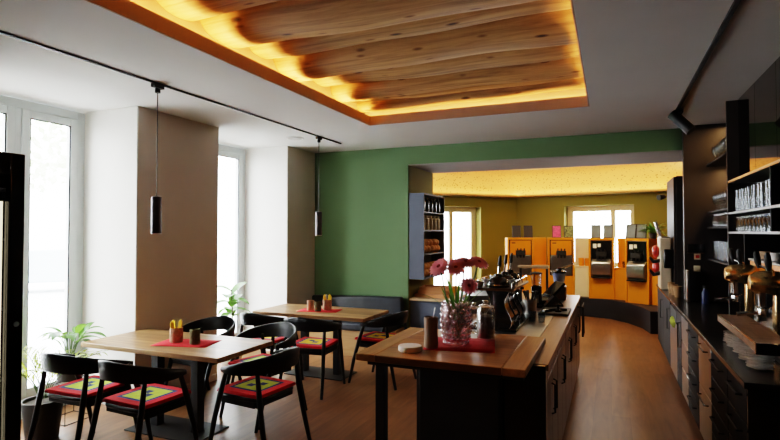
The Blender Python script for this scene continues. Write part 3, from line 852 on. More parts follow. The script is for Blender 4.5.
# palm
pl = thing('potted_palm', 'feathery yellow-green palm in a dark floor pot beside the cooler', 'plant', (-4.42, 2.93, 0))
pot(pl, .12, .155, .33, M['pot'])
lf = MB(); st = MB()
for f_ in range(11):
    yaw = f_ * 2.4 + .3; L = random.uniform(.42, .58); p = Vector((.03 * math.cos(yaw), .03 * math.sin(yaw), .34)); pitch = random.uniform(1.1, 1.45); pts = [p.copy()]
    for i in range(12):
        d_ = Vector((math.cos(yaw) * math.cos(pitch), math.sin(yaw) * math.cos(pitch), math.sin(pitch)))
        p = p + d_ * (L / 12); pitch -= random.uniform(.06, .12); pts.append(p.copy())
        if i > 3:
            for s_ in (-1, 1):
                leaf(lf, p, yaw + s_ * random.uniform(.6, .95), .17 * (1 - .4 * abs(i - 8) / 8), .016, pitch + .1, .8, n=4)
    st.tube(pts, .004, 6)
st.build('stalks', M['stem'], pl); lf.build('fronds', M['palmleaf'], pl)
# peace lily on a wire stand
ps = thing('plant_stand', 'thin black wire plant stand under the peace lily', 'stand', (-4.66, 3.34, 0))
m = MB(); s_ = .15; h_ = .36
for x in (-s_, s_):
    for y in (-s_, s_): m.tube([(x, y, 0), (x, y, h_)], .004, 6)
for z in (.005, h_):
    for a, b in (((-s_, -s_), (s_, -s_)), ((s_, -s_), (s_, s_)), ((s_, s_), (-s_, s_)), ((-s_, s_), (-s_, -s_))): m.tube([(*a, z), (*b, z)], .004, 6)
m.tube([(-s_, 0, h_), (s_, 0, h_)], .004, 6); m.tube([(0, -s_, h_), (0, s_, h_)], .004, 6)
m.build('wire_frame', M['blackmatte'], ps)
li = thing('peace_lily', 'broad-leaved green peace lily in a dark pot on a wire stand', 'plant', (-4.66, 3.34, .364))
pot(li, .10, .135, .22, M['pot'])
lf = MB(); st = MB()
for i in range(16):
    yaw = i * 2.4; r = random.uniform(.0, .04); b0 = Vector((r * math.cos(yaw), r * math.sin(yaw), .20))
    L = random.uniform(.12, .24); out = random.uniform(.03, .12)
    b1 = b0 + Vector((out * math.cos(yaw), out * math.sin(yaw), L))
    st.tube([b0, b0.lerp(b1, .5) + Vector((0, 0, .02)), b1], .004, 6)
    leaf(lf, b1, yaw, random.uniform(.18, .26), random.uniform(.075, .1), random.uniform(.3, 1.1), random.uniform(.8, 1.6), n=8)
st.build('stalks', M['stem'], li); lf.build('leaves', M['leaf'], li)
# fiddle leaf
fi = thing('fiddle_leaf_fig', 'tall fiddle-leaf fig with broad pale green leaves in the second window niche', 'plant', (-4.50, 5.40, 0))
pot(fi, .12, .155, .30, M['white'])
MB().tube([(0, 0, .27), (.01, .01, .6), (-.01, 0, 1.0)], [.011, .009, .006], 8).build('stem', M['bark'], fi)
lf = MB()
for i in range(13):
    yaw = i * 2.4; z = .64 + i * .027
    leaf(lf, (0, 0, z), yaw, random.uniform(.22, .30), random.uniform(.14, .18), random.uniform(.1, .95), random.uniform(.5, 1.3), n=8)
lf.build('leaves', M['leaf2'], fi)

# ------------------------------------------------------------------ bar table and island
BX0, BX1, BY0, BY1 = -1.46, -.43, 2.90, 3.86
br = thing('bar_table', 'thick oak bar table butted against the end of the island', 'table', (0, 0, 0))
MB().box(BX0 + .13, BX1 - .13, BY0, BY1, .9455, .99).build('tabletop', M['bar'], br, bevel=.005)
for a, b in ((BX0, BX0 + .128), (BX1 - .128, BX1)):
    MB().box(a, b, BY0, BY1, .9455, .99).build('edge_board', M['baredge'], br, bevel=.005)
MB().box(BX0 + .06, BX1 - .02, BY0 + .05, BY0 + .20, .915, .945).build('apron', M['blackmatte'], br, smooth=False)
for y_ in (BY0 + .11, BY1 - .1):
    MB().box(-1.36, -1.30, y_ - .03, y_ + .03, 0, .915).build('leg', M['blackmatte'], br, bevel=.003)
IX0, IX1, IY0, IY1 = -1.12, -.36, 3.24, 6.98
# island carcass: end panels, cabinets with doors on the aisle side, worktop
isl = thing('island_counter', 'long dark bar island with black end panels', 'counter', (0, 0, 0))
MB().box(IX0, -.62, BY0 + .22, IY0 + .02, 0, .912).build('end_panel', M['blackmatte'], isl, bevel=.003)
MB().box(-.615, IX1, IY0 - .02, IY0 + .02, 0, .94).build('end_panel', M['blackgloss'], isl, bevel=.003)
MB().box(IX0, IX0 + .02, IY0 + .02, IY1, 0, .90).build('side_panel', M['blackmatte'], isl, smooth=False)
MB().box(IX0 + .02, IX1 - .05, IY0 + .02, IY1, .0, .09).build('kick_plate', M['blackmatte'], isl, smooth=False)
MB().box(IX0, -.50, IY0 + .02, IY1, .905, .945).build('steel_worktop', M['steel'], isl, bevel=.003)
MB().box(-.497, IX1 + .012, IY0 + .02, IY1, .905, .943).build('wooden_edge', M['strip'], isl, bevel=.003)
ny = 5; cw = (IY1 - IY0 - .04) / ny
for i in range(ny):
    y0 = IY0 + .02 + i * cw; y1 = y0 + cw
    t_ = thing('island_cabinet', 'dark brown island cupboard facing the aisle, %s from the near end' % ORD[i], 'cabinet', (IX1 - .02, y0, 0), 0, 'cupboards along the aisle side of the island')
    MB().box(-.55, -.005, .004, cw - .004, .095, .903).build('cabinet_body', M['darkcab'], t_, smooth=False)
    for a, b in ((.008, cw / 2 - .003), (cw / 2 + .003, cw - .008)):
        do = MB().box(-.003, .018, a, b, .10, .83).build('door', M['islanddoor'], t_, bevel=.002)
        hy = b - .05 if a < .1 else a + .05
        MB().tube([(.018, hy, .55), (.04, hy, .56), (.04, hy, .74), (.018, hy, .75)], .006, 8).build('handle', M['blackmatte'], do)
    do = MB().box(-.003, .018, .008, cw - .008, .838, .90).build('top_rail', M['copper'], t_, bevel=.002)
# taps / towels at far end of island
t_ = thing('towel_rail', 'dark rail with hanging tools at the far aisle end of the island', 'rail', (IX1 + .0, 6.5, 0))
MB().tube([(.0, 0, .86), (.05, 0, .86), (.05, .4, .86), (.0, .4, .86)], .008, 8).build('rail', M['blackmatte'], t_)
for i in range(3):
    MB().tube([(.052, .08 + i * .12, .85), (.052, .08 + i * .12, .5)], [.006, .012], 8).build('hanging_tool', M['blackmatte'], t_)

# things on the bar table
ZB = .9905
runner(-1.15, -.70, 3.18, 3.60, .99, .2, 'dark red felt mat under the vase on the bar table', M['darkred'])
o = MB().lathe([(.001, 0), (.069, 0), (.074, .006), (.074, .03), (.071, .034), (.001, .034)], 32, closed=False).build('coaster_stack', M['paper'], None, loc=(-1.17, 3.09, ZB)); tag(o, 'round white stack of coasters near the corner of the bar table', 'coaster')
vs_ = thing('crystal_vase', 'knobbly pink crystal glass vase on the red mat', 'vase', (-.94, 3.34, ZB + .006))
m = MB(); R_ = [(.062, 0), (.078, .035), (.088, .10), (.092, .17), (.088, .235), (.083, .285)]
m.lathe(R_ + [(.073, .285), (.078, .235), (.081, .17), (.077, .10), (.066, .04), (.001, .035)], 28, closed=False); m.lathe([(.001, 0), (.062, 0)], 28, closed=False)
def rad(z):
    for (r0, z0), (r1, z1) in zip(R_, R_[1:]):
        if z0 <= z <= z1: return r0 + (r1 - r0) * (z - z0) / (z1 - z0)
    return R_[-1][0]
for i in range(8):
    z = .02 + i * .0355; r = rad(z); nn = 14
    for j in range(nn):
        a = 2 * PI * (j + .5 * (i % 2)) / nn
        m.ball((r * math.cos(a), r * math.sin(a), z), .0185, 8, 6)
m.build('vase_body', M['vase'], vs_, angle=180)
def flower(p0, p1, tilt_yaw, tilt, r, label):
    t_ = thing('gerbera_flower', label, 'flower', p0, 0, 'pink gerberas in the crystal vase')
    q = Vector(p1) - Vector(p0)
    dirn = Vector((math.cos(tilt_yaw) * math.sin(tilt), math.sin(tilt_yaw) * math.sin(tilt), math.cos(tilt)))
    MB().tube([(0, 0, 0), q * .5 + Vector((0, 0, .015)), q - dirn * .02, q], .0048, 8).build('stem', M['stem'], t_)
    mt = Matrix.Translation(q) @ dirn.to_track_quat('Z', 'Y').to_matrix().to_4x4()
    pm = MB()
    for ring_, (rr, cnt, lift) in enumerate([(r, 18, .15), (r * .82, 16, .35), (r * .58, 14, .6)]):
        for i in range(cnt):
            a = 2 * PI * (i + .5 * ring_) / cnt + random.uniform(-.06, .06)
            rows = []
            for k_ in range(5):
                u = k_ / 4; d_ = .006 + (rr - .006) * u
                w = rr * .16 * math.sin(PI * (.12 + .8 * u)) + .0008
                z = lift * d_ * .55 - .35 * d_ * u * (1 - lift) * .5 + .003 * ring_
                c = Vector((d_ * math.cos(a), d_ * math.sin(a), z)); sd = Vector((-math.sin(a), math.cos(a), 0)) * w
                rows.append([mt @ (c - sd), mt @ (c + Vector((0, 0, -.0015))), mt @ (c + sd)])
            pm.grid(rows)
    pm.build('petals', M['petal'], t_)
    cm_ = MB(); cm_.ball((0, 0, .004), (r * .24, r * .24, r * .12), 12, 6)
    cm_.v = [tuple(mt @ Vector(v)) for v in cm_.v]; cm_.build('flower_centre', M['petalc'], t_)
    cl = MB().lathe([(.003, -.014), (.011, -.004), (.012, 0)], 10); cl.v = [tuple(mt @ Vector(v)) for v in cl.v]; cl.build('calyx', M['stem'], t_)
vx, vy, vz = -.94, 3.34, ZB + .05
fl = [(-.10, -.05, .470, 4.3, .85, .080, 'large pink gerbera leaning out furthest to the window side of the vase'),
      (.005, -.02, .465, 4.9, .75, .068, 'pink gerbera at the front middle of the bouquet'),
      (.055, .03, .500, 5.4, .55, .066, 'pink gerbera second from the coffee jar side of the bouquet'),
      (.14, .06, .500, 5.6, .6, .070, 'pink gerbera standing highest toward the coffee jar'),
      (.09, -.01, .350, 5.2, 1.1, .062, 'small pink gerbera drooping low above the coffee jar'),
      (-.02, .07, .485, 4.9, .6, .064, 'pink gerbera at the back of the bouquet')]
for dx, dy, dz, ty, tl, r, lb in fl:
    flower((vx + dx * .12, vy + dy * .12, vz), (vx + dx, vy + dy, vz + dz), ty, tl, r, lb)
gr = MB()
for i in range(16):
    yaw = i * 2.4; leaf(gr, (vx + .02 * math.cos(yaw), vy + .02 * math.sin(yaw), vz + .12), yaw, random.uniform(.20, .36), .018, random.uniform(1.0, 1.45), random.uniform(.3, 1.0), n=6)
tag(gr.build('bouquet_greenery', M['leaf'], None), 'thin green bouquet foliage rising between the gerbera stems', 'foliage', kind='stuff')
# wooden grinder cup left of vase
wg = thing('wooden_spoon_cup', 'rustic brown wooden cup with a metal spoon beside the crystal vase', 'cup', (-1.07, 3.21, ZB + .006))
MB().lathe([(.043, 0), (.046, .02), (.042, .10), (.046, .19), (.040, .195), (.037, .02), (.001, .02)], 16, closed=False).build('cup', wood('rustic_cup', [(.25, (.16, .09, .05)), (.75, (.34, .21, .13))], axis='z', rough=.6), wg)
MB().tube([(0, 0, .03), (.015, .0, .20), (.028, 0, .255)], [.003, .003, .009], 8, flat=.5).build('spoon', M['steel'], wg)
def glass_jar(x, y, r, h, label, fill):
    t_ = thing('glass_jar', label, 'jar', (x, y, ZB + .005), 0, 'lidded glass jars on the bar table')
    MB().lathe([(r * .93, 0), (r, .012), (r, h * .74), (r * .9, h * .80), (r * .86, h * .82), (r * .82, h * .82), (r * .86, h * .79), (r * .95, h * .73), (r * .95, .014), (.001, .010)], 28, closed=False).build('jar_body', M['glass'], t_)
    MB().lathe([(r * .9, h * .825), (r * .92, h * .845), (r * .5, h * .885), (r * .2, h * .90), (r * .2, h * .92), (r * .34, h * .95), (r * .34, h * .98), (r * .2, h)], 24).build('lid', M['glass'], t_)
    if fill:
        MB().lathe([(.001, .016), (r * .92, .016), (r * .92, h * .60), (r * .5, h * .63), (.001, h * .64)], 24, closed=False).build('coffee_beans', M['beans'], t_)
glass_jar(-.80, 3.60, .062, .27, 'glass jar of dark coffee beans with round knob lid', True)
glass_jar(-.92, 3.74, .055, .23, 'smaller empty glass jar half hidden behind the vase', False)

# ------------------------------------------------------------------ lever espresso machine on island
ZI = .9455
lm = thing('lever_espresso_machine', 'large black lever espresso machine with wavy chrome-edged body on the island', 'espresso machine', (-.90, 4.60, ZI)); lm.scale = (.88, .80, .82)
# hourglass end panels
def wavy(yc, tk):
    pts = []
    n = 22
    for i in range(n + 1):
        z = .03 + .36 * i / n; pts.append((.115 + .030 * math.sin(i / n * 2 * PI * 1.0 + .5), z))
    left = [(-x + .09, z) for x, z in reversed(pts)]
    return [(x + .05, z) for x, z in pts] + left
mx = Matrix.Rotation(PI / 2, 4, 'X')
for yy in (-.40, -.14, .12, .38):
    pn = MB().prism(wavy(0, 0), -yy - .09, -yy + .09, mx).build('body_section', M['blackgloss'], lm, bevel=.003)
    e = MB()
    pts = wavy(0, 0); n = len(pts) // 2
    for seg_ in (pts[:n], pts[n:]):
        e.tube([(x, yy - .091, z) for x, z in seg_], .0028, 6)
    e.build('chrome_edge', M['chrome'], pn)
MB().box(-.2, .24, -.52, .50, 0, .03).build('base', M['blackgloss'], lm, bevel=.006)
MB().box(-.2, .22, -.52, .50, .39, .415).build('cup_tray', M['copper'], lm, bevel=.004)
rl = MB()
for yy in (-.5, -.17, .16, .48):
    for x in (-.18, .2): rl.tube([(x, yy, .41), (x, yy, .47)], .005, 6)
for x in (-.18, .2): rl.tube([(x, -.5, .47), (x, .48, .47)], .005, 6)
rl.build('cup_rail', M['chrome'], lm)
for yy in (-.34, 0, .34):
    g_ = MB(); g_.lathe([(.10, .415), (.105, .44), (.095, .475), (.065, .505), (.04, .515), (.03, .545), (.001, .55)], 24, (.05, yy, 0), closed=False)
    go = g_.build('group_head', M['blackgloss'], lm)
    MB().lathe([(.106, .432), (.108, .438), (.106, .444)], 24, (.05, yy, 0), closed=False).build('chrome_ring', M['chrome'], go)
    lv = MB(); lv.tube([(.05, yy, .54), (.06, yy, .64)], [.010, .008], 10); lo = lv.build('lever', M['chrome'], lm)
    MB().tube([(.06, yy, .62), (.062, yy, .64), (.067, yy, .70), (.07, yy, .73)], [.010, .017, .015, .010], 12).build('grip', M['blackmatte'], lo)
    pf = MB(); pf.lathe([(.035, .33), (.038, .36), (.034, .375)], 16, (.12, yy, 0)); pf.tube([(.10, yy, .35), (.19, yy, .34)], [.012, .014], 10); pf.build('portafilter', M['chrome'], lm)
# cups on the tray
for i, (dx, dy) in enumerate([(-.1, -.46), (-.1, -.2), (.16, -.2), (-.1, .2), (-.1, .44)]):
    o = MB().lathe([(.02, 0), (.036, .05), (.033, .05), (.018, .006), (.001, .006)], 16, closed=False).build('espresso_cup', M['white'] if i % 2 else M['steel'], None, loc=(-.90 + dx * .88, 4.60 + dy * .8, ZI + .4155 * .82))
    tag(o, '%s cup on the island espresso machine tray, %s from the near end' % ('white' if i % 2 else 'steel', ORD[i]), 'cup', 'cups on the island espresso machine')
# knock-out bucket, tumblers, trays, terminal, shelf
o = MB().lathe([(.048, 0), (.052, .02), (.064, .16), (.060, .16), (.050, .02), (.001, .015)], 24, closed=False).lathe([(.001, 0), (.048, 0)], 24, closed=False).build('white_bucket', M['white'], None, loc=(-.70, 5.05, ZI))
tag(o, 'white tapered bucket holding black tools on the island', 'bucket')
bk_ = thing('black_tools', 'black barista tools standing in the white bucket', 'tools', (-.70, 5.05, ZI + .02))
for i in range(6):
    a = i * 1.05; MB().tube([(.015 * math.cos(a), .015 * math.sin(a), 0), (.040 * math.cos(a), .040 * math.sin(a), .15), (.06 * math.cos(a), .055 * math.sin(a), .22)], [.008, .010, .022], 8, flat=.6).build('tool', M['blackmatte'], bk_)
for i, (x, y) in enumerate([(-.645, 4.78), (-.56, 4.74)]):
    o = MB().lathe([(.027, 0), (.034, .09), (.032, .09), (.025, .006), (.001, .006)], 18, closed=False).lathe([(.001, 0), (.027, 0)], 18, closed=False).build('water_tumbler', M['tumbler'], None, loc=(x, y, ZI))
    tag(o, ['small clear tumbler beside the white bucket on the steel top', 'small clear tumbler nearest the wooden edge of the island'][i], 'glass', 'tumblers on the island')
tp = thing('tamping_mat', 'flat black rubber mat with tools on the far part of the island', 'mat', (-.50, 5.40, ZI))
MB().box(-.14, .13, -.22, .22, 0, .02).build('mat', M['blackmatte'], tp, bevel=.008)
MB().lathe([(.03, .02), (.03, .035), (.012, .045), (.012, .07), (.02, .09), (.001, .10)], 16, (.03, -.1, 0), closed=False).build('tamper', M['blackgloss'], tp)
MB().tube([(-.1, -.2, .03), (-.02, -.05, .03), (.1, .0, .028)], [.02, .015, .012], 8).build('portafilter_handle', M['blackgloss'], tp)
ts = thing('payment_terminal', 'tilted till screen with silver face standing on the island', 'till', (-.60, 5.84, ZI), .5); ts.scale = (.82, .82, .9)
mt = Matrix.Translation((0, 0, .15)) @ Matrix.Rotation(math.radians(-42), 4, 'Y')
MB().box(-.19, .19, -.14, .14, -.015, .015, mt).build('screen_back', M['blackgloss'], ts, bevel=.004)
MB().box(-.19, -.02, -.145, -.141, -.012, .012, mt).build('silver_side', M['screenpos'], ts, bevel=.002)
MB().prism([(-.12, 0), (.14, 0), (.14, .02), (.03, .14), (-.05, .14)], -.09, .09, Matrix.Rotation(PI / 2, 4, 'X')).build('stand', M['blackmatte'], ts, bevel=.004)
gs = thing('gantry_shelf', 'raised wooden shelf on black posts over the far end of the island', 'shelf', (-.83, 6.3, ZI))
MB().box(-.17, .17, -.08, .08, .37, .40).build('shelf_board', M['plywood'], gs, bevel=.003)
for x in (-.15, .15): MB().box(x - .012, x + .012, -.02, .02, 0, .37).build('post', M['blackmatte'], gs, smooth=False)
for i, (x, nm) in enumerate([(-.95, 'coffee_grinder'), (-.74, 'coffee_grinder')]):
    t_ = thing('coffee_grinder', ['black coffee grinder with clear hopper behind the lever machine', 'black coffee grinder with clear hopper nearest the till screen'][i], 'grinder', (x + .01, 5.60 + .12 * i, ZI), 0, 'coffee grinders on the island')
    MB().box(-.07, .07, -.09, .09, 0, .03).box(-.05, .05, -.02, .08, .03, .22).build('grinder_body', M['blackgloss'], t_, bevel=.01)
    MB().lathe([(.03, .22), (.05, .24), (.06, .34), (.055, .345)], 18, (0, .02, 0)).build('hopper', M['tumbler'], t_)
    MB().lathe([(.062, .345), (.062, .36), (.02, .37)], 18, (0, .02, 0)).build('hopper_lid', M['blackmatte'], t_)
    MB().lathe([(.035, .05), (.035, .13)], 14, (0, -.06, 0)).build('dose_cup', M['steel'], t_)
bl = thing('bar_blender', 'bar blender with pale blue jug at the far end of the island', 'blender', (-.56, 6.45, ZI))
MB().box(-.08, .08, -.08, .08, 0, .16).build('motor_base', M['copper'], bl, bevel=.015)
MB().lathe([(.05, .16), (.075, .30), (.078, .31)], 16).build('jug', M['bluelit'], bl)
MB().lathe([(.08, .31), (.08, .33), (.03, .34), (.03, .37)], 16).build('lid', M['blackgloss'], bl)
MB().tube([(-.1, 0, .33), (.0, 0, .35), (.16, 0, .42)], [.008, .01, .016], 8).build('handle', M['chrome'], bl)

# ------------------------------------------------------------------ right counter
CX = .665
wt = MB().box(CX - .015, XR - .01, 3.30, 9.0, .905, .94)
tag(wt.build('back_worktop', plain('dark_worktop', (.02, .018, .017), .22, var=.2, scale=12), None, bevel=.003), 'long dark worktop along the right wall', 'worktop')
def unit(y0, y1, kind, label):
    w = y1 - y0
    t_ = thing('base_cabinet', label, 'cabinet', (CX, y0, 0), 0, 'units under the dark worktop')
    MB().box(.025, XR - CX - .03, .002, w - .002, .09, .903).build('cabinet_body', M['darkcab'], t_, smooth=False)
    MB().box(.06, XR - CX - .03, .0, w, 0, .09).build('kick_plate', M['blackmatte'], t_, smooth=False)
    def pull(par, ya, yb, z):
        MB().tube([(0, ya, z), (-.028, ya, z), (-.028, yb, z), (0, yb, z)], .006, 8).build('handle', M['darkcab'] if kind != 'steel' else M['blackmatte'], par)
    if kind in ('drawers', 'steel'):
        n = 4 if kind == 'drawers' else 2
        hs = [.10 + (.80) * i / n for i in range(n + 1)]
        for a, b in zip(hs, hs[1:]):
            d_ = MB().box(0, .024, .006, w - .006, a + .004, b - .004).build('drawer', M['darkcab'] if kind == 'drawers' else M['steel'], t_, bevel=.003)
            pull(d_, w * .22, w * .78, b - .06)
    elif kind == 'door':
        d_ = MB().box(0, .024, .006, w - .006, .10, .898).build('door', M['darkcab'], t_, bevel=.003)
        MB().tube([(0, .06, .55), (-.028, .06, .55), (-.028, .06, .80), (0, .06, .80)], .006, 8).build('handle', M['blackmatte'], d_)
    elif kind == 'bin':
        d_ = MB().box(0, .024, .006, w - .006, .10, .70).build('bin_door', M['steel'], t_, bevel=.003)
        MB().box(.0, .02, .03, w - .03, .72, .86).build('opening_frame', M['blackmatte'], t_, bevel=.003)
        MB().ball((.0, w / 2, .70), (.03, w * .3, .06), 12, 8, .12).build('green_cloth', M['lime'], t_)
    elif kind == 'glasswasher':
        for a, b in ((.10, .36), (.37, .63), (.64, .898)):
            MB().box(0, .024, .006, w - .006, a, b).build('steel_shelf_front', M['steel'], t_, bevel=.003)
unit(3.32, 3.82, 'drawers', 'dark drawer unit at the near end of the worktop')
unit(3.82, 4.40, 'drawers', 'dark drawer unit next to the steel refrigerated drawers, nearer the viewer')
unit(4.40, 4.98, 'steel', 'brushed steel unit of two refrigerated drawers under the worktop')
unit(4.98, 5.62, 'drawers', 'dark drawer unit just beyond the steel refrigerated drawers')
unit(5.62, 6.10, 'glasswasher', 'narrow steel-fronted unit between dark drawers and the waste unit')
unit(6.10, 6.50, 'door', 'narrow dark cupboard before the waste unit')
unit(6.50, 7.20, 'bin', 'waste unit with a steel flap and lime cloth under the worktop')
unit(7.20, 8.10, 'door', 'dark cupboard under the worktop beside the opening')
unit(8.10, 9.0, 'door', 'dark cupboard at the far end of the worktop')
MB_ = MB().box(CX + .0, XR - .01, 3.30, 3.318, 0, .903); tag(MB_.build('end_panel_board', M['blackgloss'], None), 'black end panel closing the near end of the right counter', 'panel')

# backsplash dark
struct('trim_5', MB().box(XR - .03, XR - .001, 1.0, 5.78, .94, 1.30), M['blackgloss'], smooth=False)
# upper shelf unit (open cells) and smoked glass cupboards above
UX = 1.03; MX = 1.12
us = thing('open_shelf_unit', 'dark open shelf unit of glasses above the espresso machine', 'shelf', (UX, 0, 0))
YA, YZ = 2.2, 5.76
zt = 2.20
MB().box(0, XR - UX - .01, YA, YZ, zt, zt + .02).build('top_board', M['steel'], us, smooth=False)
for z in (1.905, 1.725):
    MB().box(0, XR - UX - .01, YA, YZ, z, z + .018).build('shelf_board', plain('shelf_grey', (.16, .15, .15), .4, var=.05), us, smooth=False)
for (y_, za, zb) in ((4.36, 1.905, zt), (4.36, 1.725, 1.905), (3.4, 1.30, zt), (5.15, 1.42, 1.725), (2.6, 1.3, zt)):
    MB().box(0, XR - UX - .01, y_ - .009, y_ + .009, za + .018, zb).build('divider', M['darkcab'], us, smooth=False)
MB().box(XR - UX - .03, XR - UX - .01, YA, YZ, 1.3, zt).build('back_board', M['darkcab'], us, smooth=False)
mc = [(2.2, 3.45), (3.45, 4.55), (4.55, 5.16), (5.16, 5.76)]
for i, (a, b) in enumerate(mc):
    t_ = thing('glass_cupboard', 'smoked mirror-fronted upper cupboard, %s from the tall shelf niche' % ORD[len(mc) - 1 - i], 'cupboard', (MX, a, zt + .022), 0, 'smoked mirror upper cupboards')
    MB().box(.022, XR - MX - .01, .002, b - a - .002, 0, CH - zt - .024).build('cupboard_body', M['darkcab'], t_, smooth=False)
    MB().box(0, .02, .003, b - a - .003, .002, CH - zt - .026).build('mirror_door', M['mirror'], t_, smooth=False)
# tall niche unit
TX = 1.03
tu = thing('tall_shelf_unit', 'tall narrow dark shelf unit of lit glasses up to the ceiling', 'shelf', (TX, 0, 0))
MB().box(0, XR - TX - .01, 5.78, 5.81, .945, CH - .004).build('side_panel', M['darkbrown'], tu, smooth=False)
MB().box(XR - TX - .03, XR - TX - .01, 5.81, 6.93, .945, CH - .004).build('back_board', M['darkbrown'], tu, smooth=False)
for z in (2.49, 1.95, 1.78, 1.42):
    MB().box(0, XR - TX - .03, 5.81, 6.93, z, z + .018).build('shelf_board', M['darkcab'], tu, smooth=False)
# dark panel with switches
dp = thing('control_panel_wall', 'tall dark brown end panel with switches facing the room', 'panel', (0, 0, 0))
MB().box(.80, XR - .01, 6.95, 7.05, .945, CH - .004).build('panel', M['darkbrown'], dp, bevel=.003)
MB().box(.83, 1.0, 6.938, 6.95, 1.50, 1.60).build('card_reader', M['blackgloss'], dp, bevel=.003)
MB().box(.83, 1.0, 6.934, 6.95, 1.49, 1.50).build('reader_ledge', M['copper'], dp)
pl_ = MB().box(.895, .965, 6.944, 6.95, 1.42, 1.49).build('switch_plate', M['cream'], dp, bevel=.002)
MB().box(.912, .948, 6.938, 6.944, 1.437, 1.473).build('red_switch', M['redplastic'], pl_, bevel=.002)
pl_ = MB().box(.890, .96, 6.944, 6.95, 1.28, 1.35).build('switch_plate', M['cream'], dp, bevel=.002)
MB().box(.905, .945, 6.940, 6.944, 1.295, 1.335).build('rocker', M['creamplastic'], pl_, bevel=.002)
tc_ = thing('tall_cabinet', 'tall dark cabinet standing beyond the switch panel', 'cabinet', (.80, 8.0, 0))
MB().box(.03, .62, 0, .9, .945, 2.50).build('cabinet_body', M['darkbrown'], tc_, bevel=.004)
MB().box(.0, .03, .01, .89, .96, 2.49).build('door', M['darkbrown'], tc_, bevel=.003)
o = MB().box(.805, .83, 6.80, 6.93, .945, 1.30).build('steel_upright', M['steel'], None, bevel=.002); tag(o, 'small brushed steel plate standing against the dark end panel', 'panel')

# glasses: tall tumblers etc
def lathe_obj(name, prof_, mat, n=14):
    return MB().lathe(prof_, n, closed=False).build(name, mat, None)
tall_g = [(.001, 0), (.029, 0), (.037, .20), (.035, .20), (.027, .008), (.001, .008)]
short_g = [(.001, 0), (.033, 0), (.036, .10), (.034, .10), (.031, .008), (.001, .008)]
wine_g = [(.001, 0), (.033, .001), (.006, .008), (.005, .07), (.03, .10), (.036, .14), (.03, .18), (.028, .18), (.033, .14), (.027, .105), (.001, .075)]
jar_g = [(.001, 0), (.036, 0), (.038, .09), (.030, .105), (.030, .115), (.033, .118), (.033, .135), (.001, .136)]
protos = {}
def row(kind, prof_, mat, x, ys, z, cat, grp, fmt):
    for j, y_ in enumerate(ys):
        key = (kind, mat.name)
        if key not in protos:
            o = lathe_obj(kind, prof_, mat); protos[key] = o
        else:
            o = protos[key].copy(); C.objects.link(o)
        o.location = (x + random.uniform(-.006, .006), y_, z)
        tag(o, fmt % ORD[j], cat, grp)
gx = UX + .07; gx2 = UX + .16
napk = M['tumbler']
ys = [5.66 - .108 * i for i in range(12)]
row('tall_tumbler', tall_g, M['tumbler'], gx, ys, 1.9235, 'glass', 'tall tumblers on the open shelf', 'tall clear tumbler in the front row of the open shelf, %s from the niche')
row('tall_tumbler', tall_g, M['tumbler'], gx2, ys[:11], 1.9235, 'glass', 'tall tumblers on the open shelf', 'tall clear tumbler in the back row of the open shelf, %s from the niche')
row('tall_tumbler', tall_g, M['tumbler'], gx, [4.27, 4.16, 4.05], 1.9235, 'glass', 'tall tumblers on the open shelf', 'tall clear tumbler in the nearer open shelf cell, %s from the divider')
row('short_tumbler', jar_g, M['tumbler'], gx, [5.64 - .115 * i for i in range(11)], 1.7435, 'glass', 'squat jars on the middle open shelf', 'squat glass jar in the front row of the middle open shelf, %s from the niche')
row('short_tumbler', jar_g, M['tumbler'], gx2, [5.62 - .115 * i for i in range(10)], 1.7435, 'glass', 'squat jars on the middle open shelf', 'squat glass jar in the back row of the middle open shelf, %s from the niche')
tx = TX + .06
row('wine_glass', wine_g, M['tumbler'], tx, [6.72 - .14 * i for i in range(6)], 2.5085, 'glass', 'stemmed glasses in the tall unit', 'stemmed glass on top shelf of tall unit, front row, %s from far end')
row('wine_glass', wine_g, M['tumbler'], tx + .13, [6.70 - .14 * i for i in range(6)], 2.5085, 'glass', 'stemmed glasses in the tall unit', 'stemmed glass on top shelf of tall unit, back row, %s from far end')
row('wine_glass', wine_g, M['tumbler'], tx, [6.75 - .13 * i for i in range(7)], 1.9685, 'glass', 'stemmed glasses in the tall unit', 'stemmed glass on second shelf of tall unit, front row, %s from far end')
row('brass_cup', short_g, M['brass'], tx + .13, [6.72 - .16 * i for i in range(5)], 1.9685, 'cup', 'brass cups in the tall unit', 'shiny brass cup behind the stemmed glasses, %s from the far end')
row('short_tumbler', short_g, M['tumbler'], tx, [6.76 - .12 * i for i in range(8)], 1.7985, 'glass', 'short tumblers in the tall unit', 'short tumbler on the third shelf of the tall unit, %s from the far end')
row('tall_tumbler', tall_g, M['tumbler'], tx, [6.78 - .098 * i for i in range(10)], 1.4385, 'glass', 'tall tumblers in the tall unit', 'tall tumbler on the lowest shelf of the tall unit, %s from the far end')

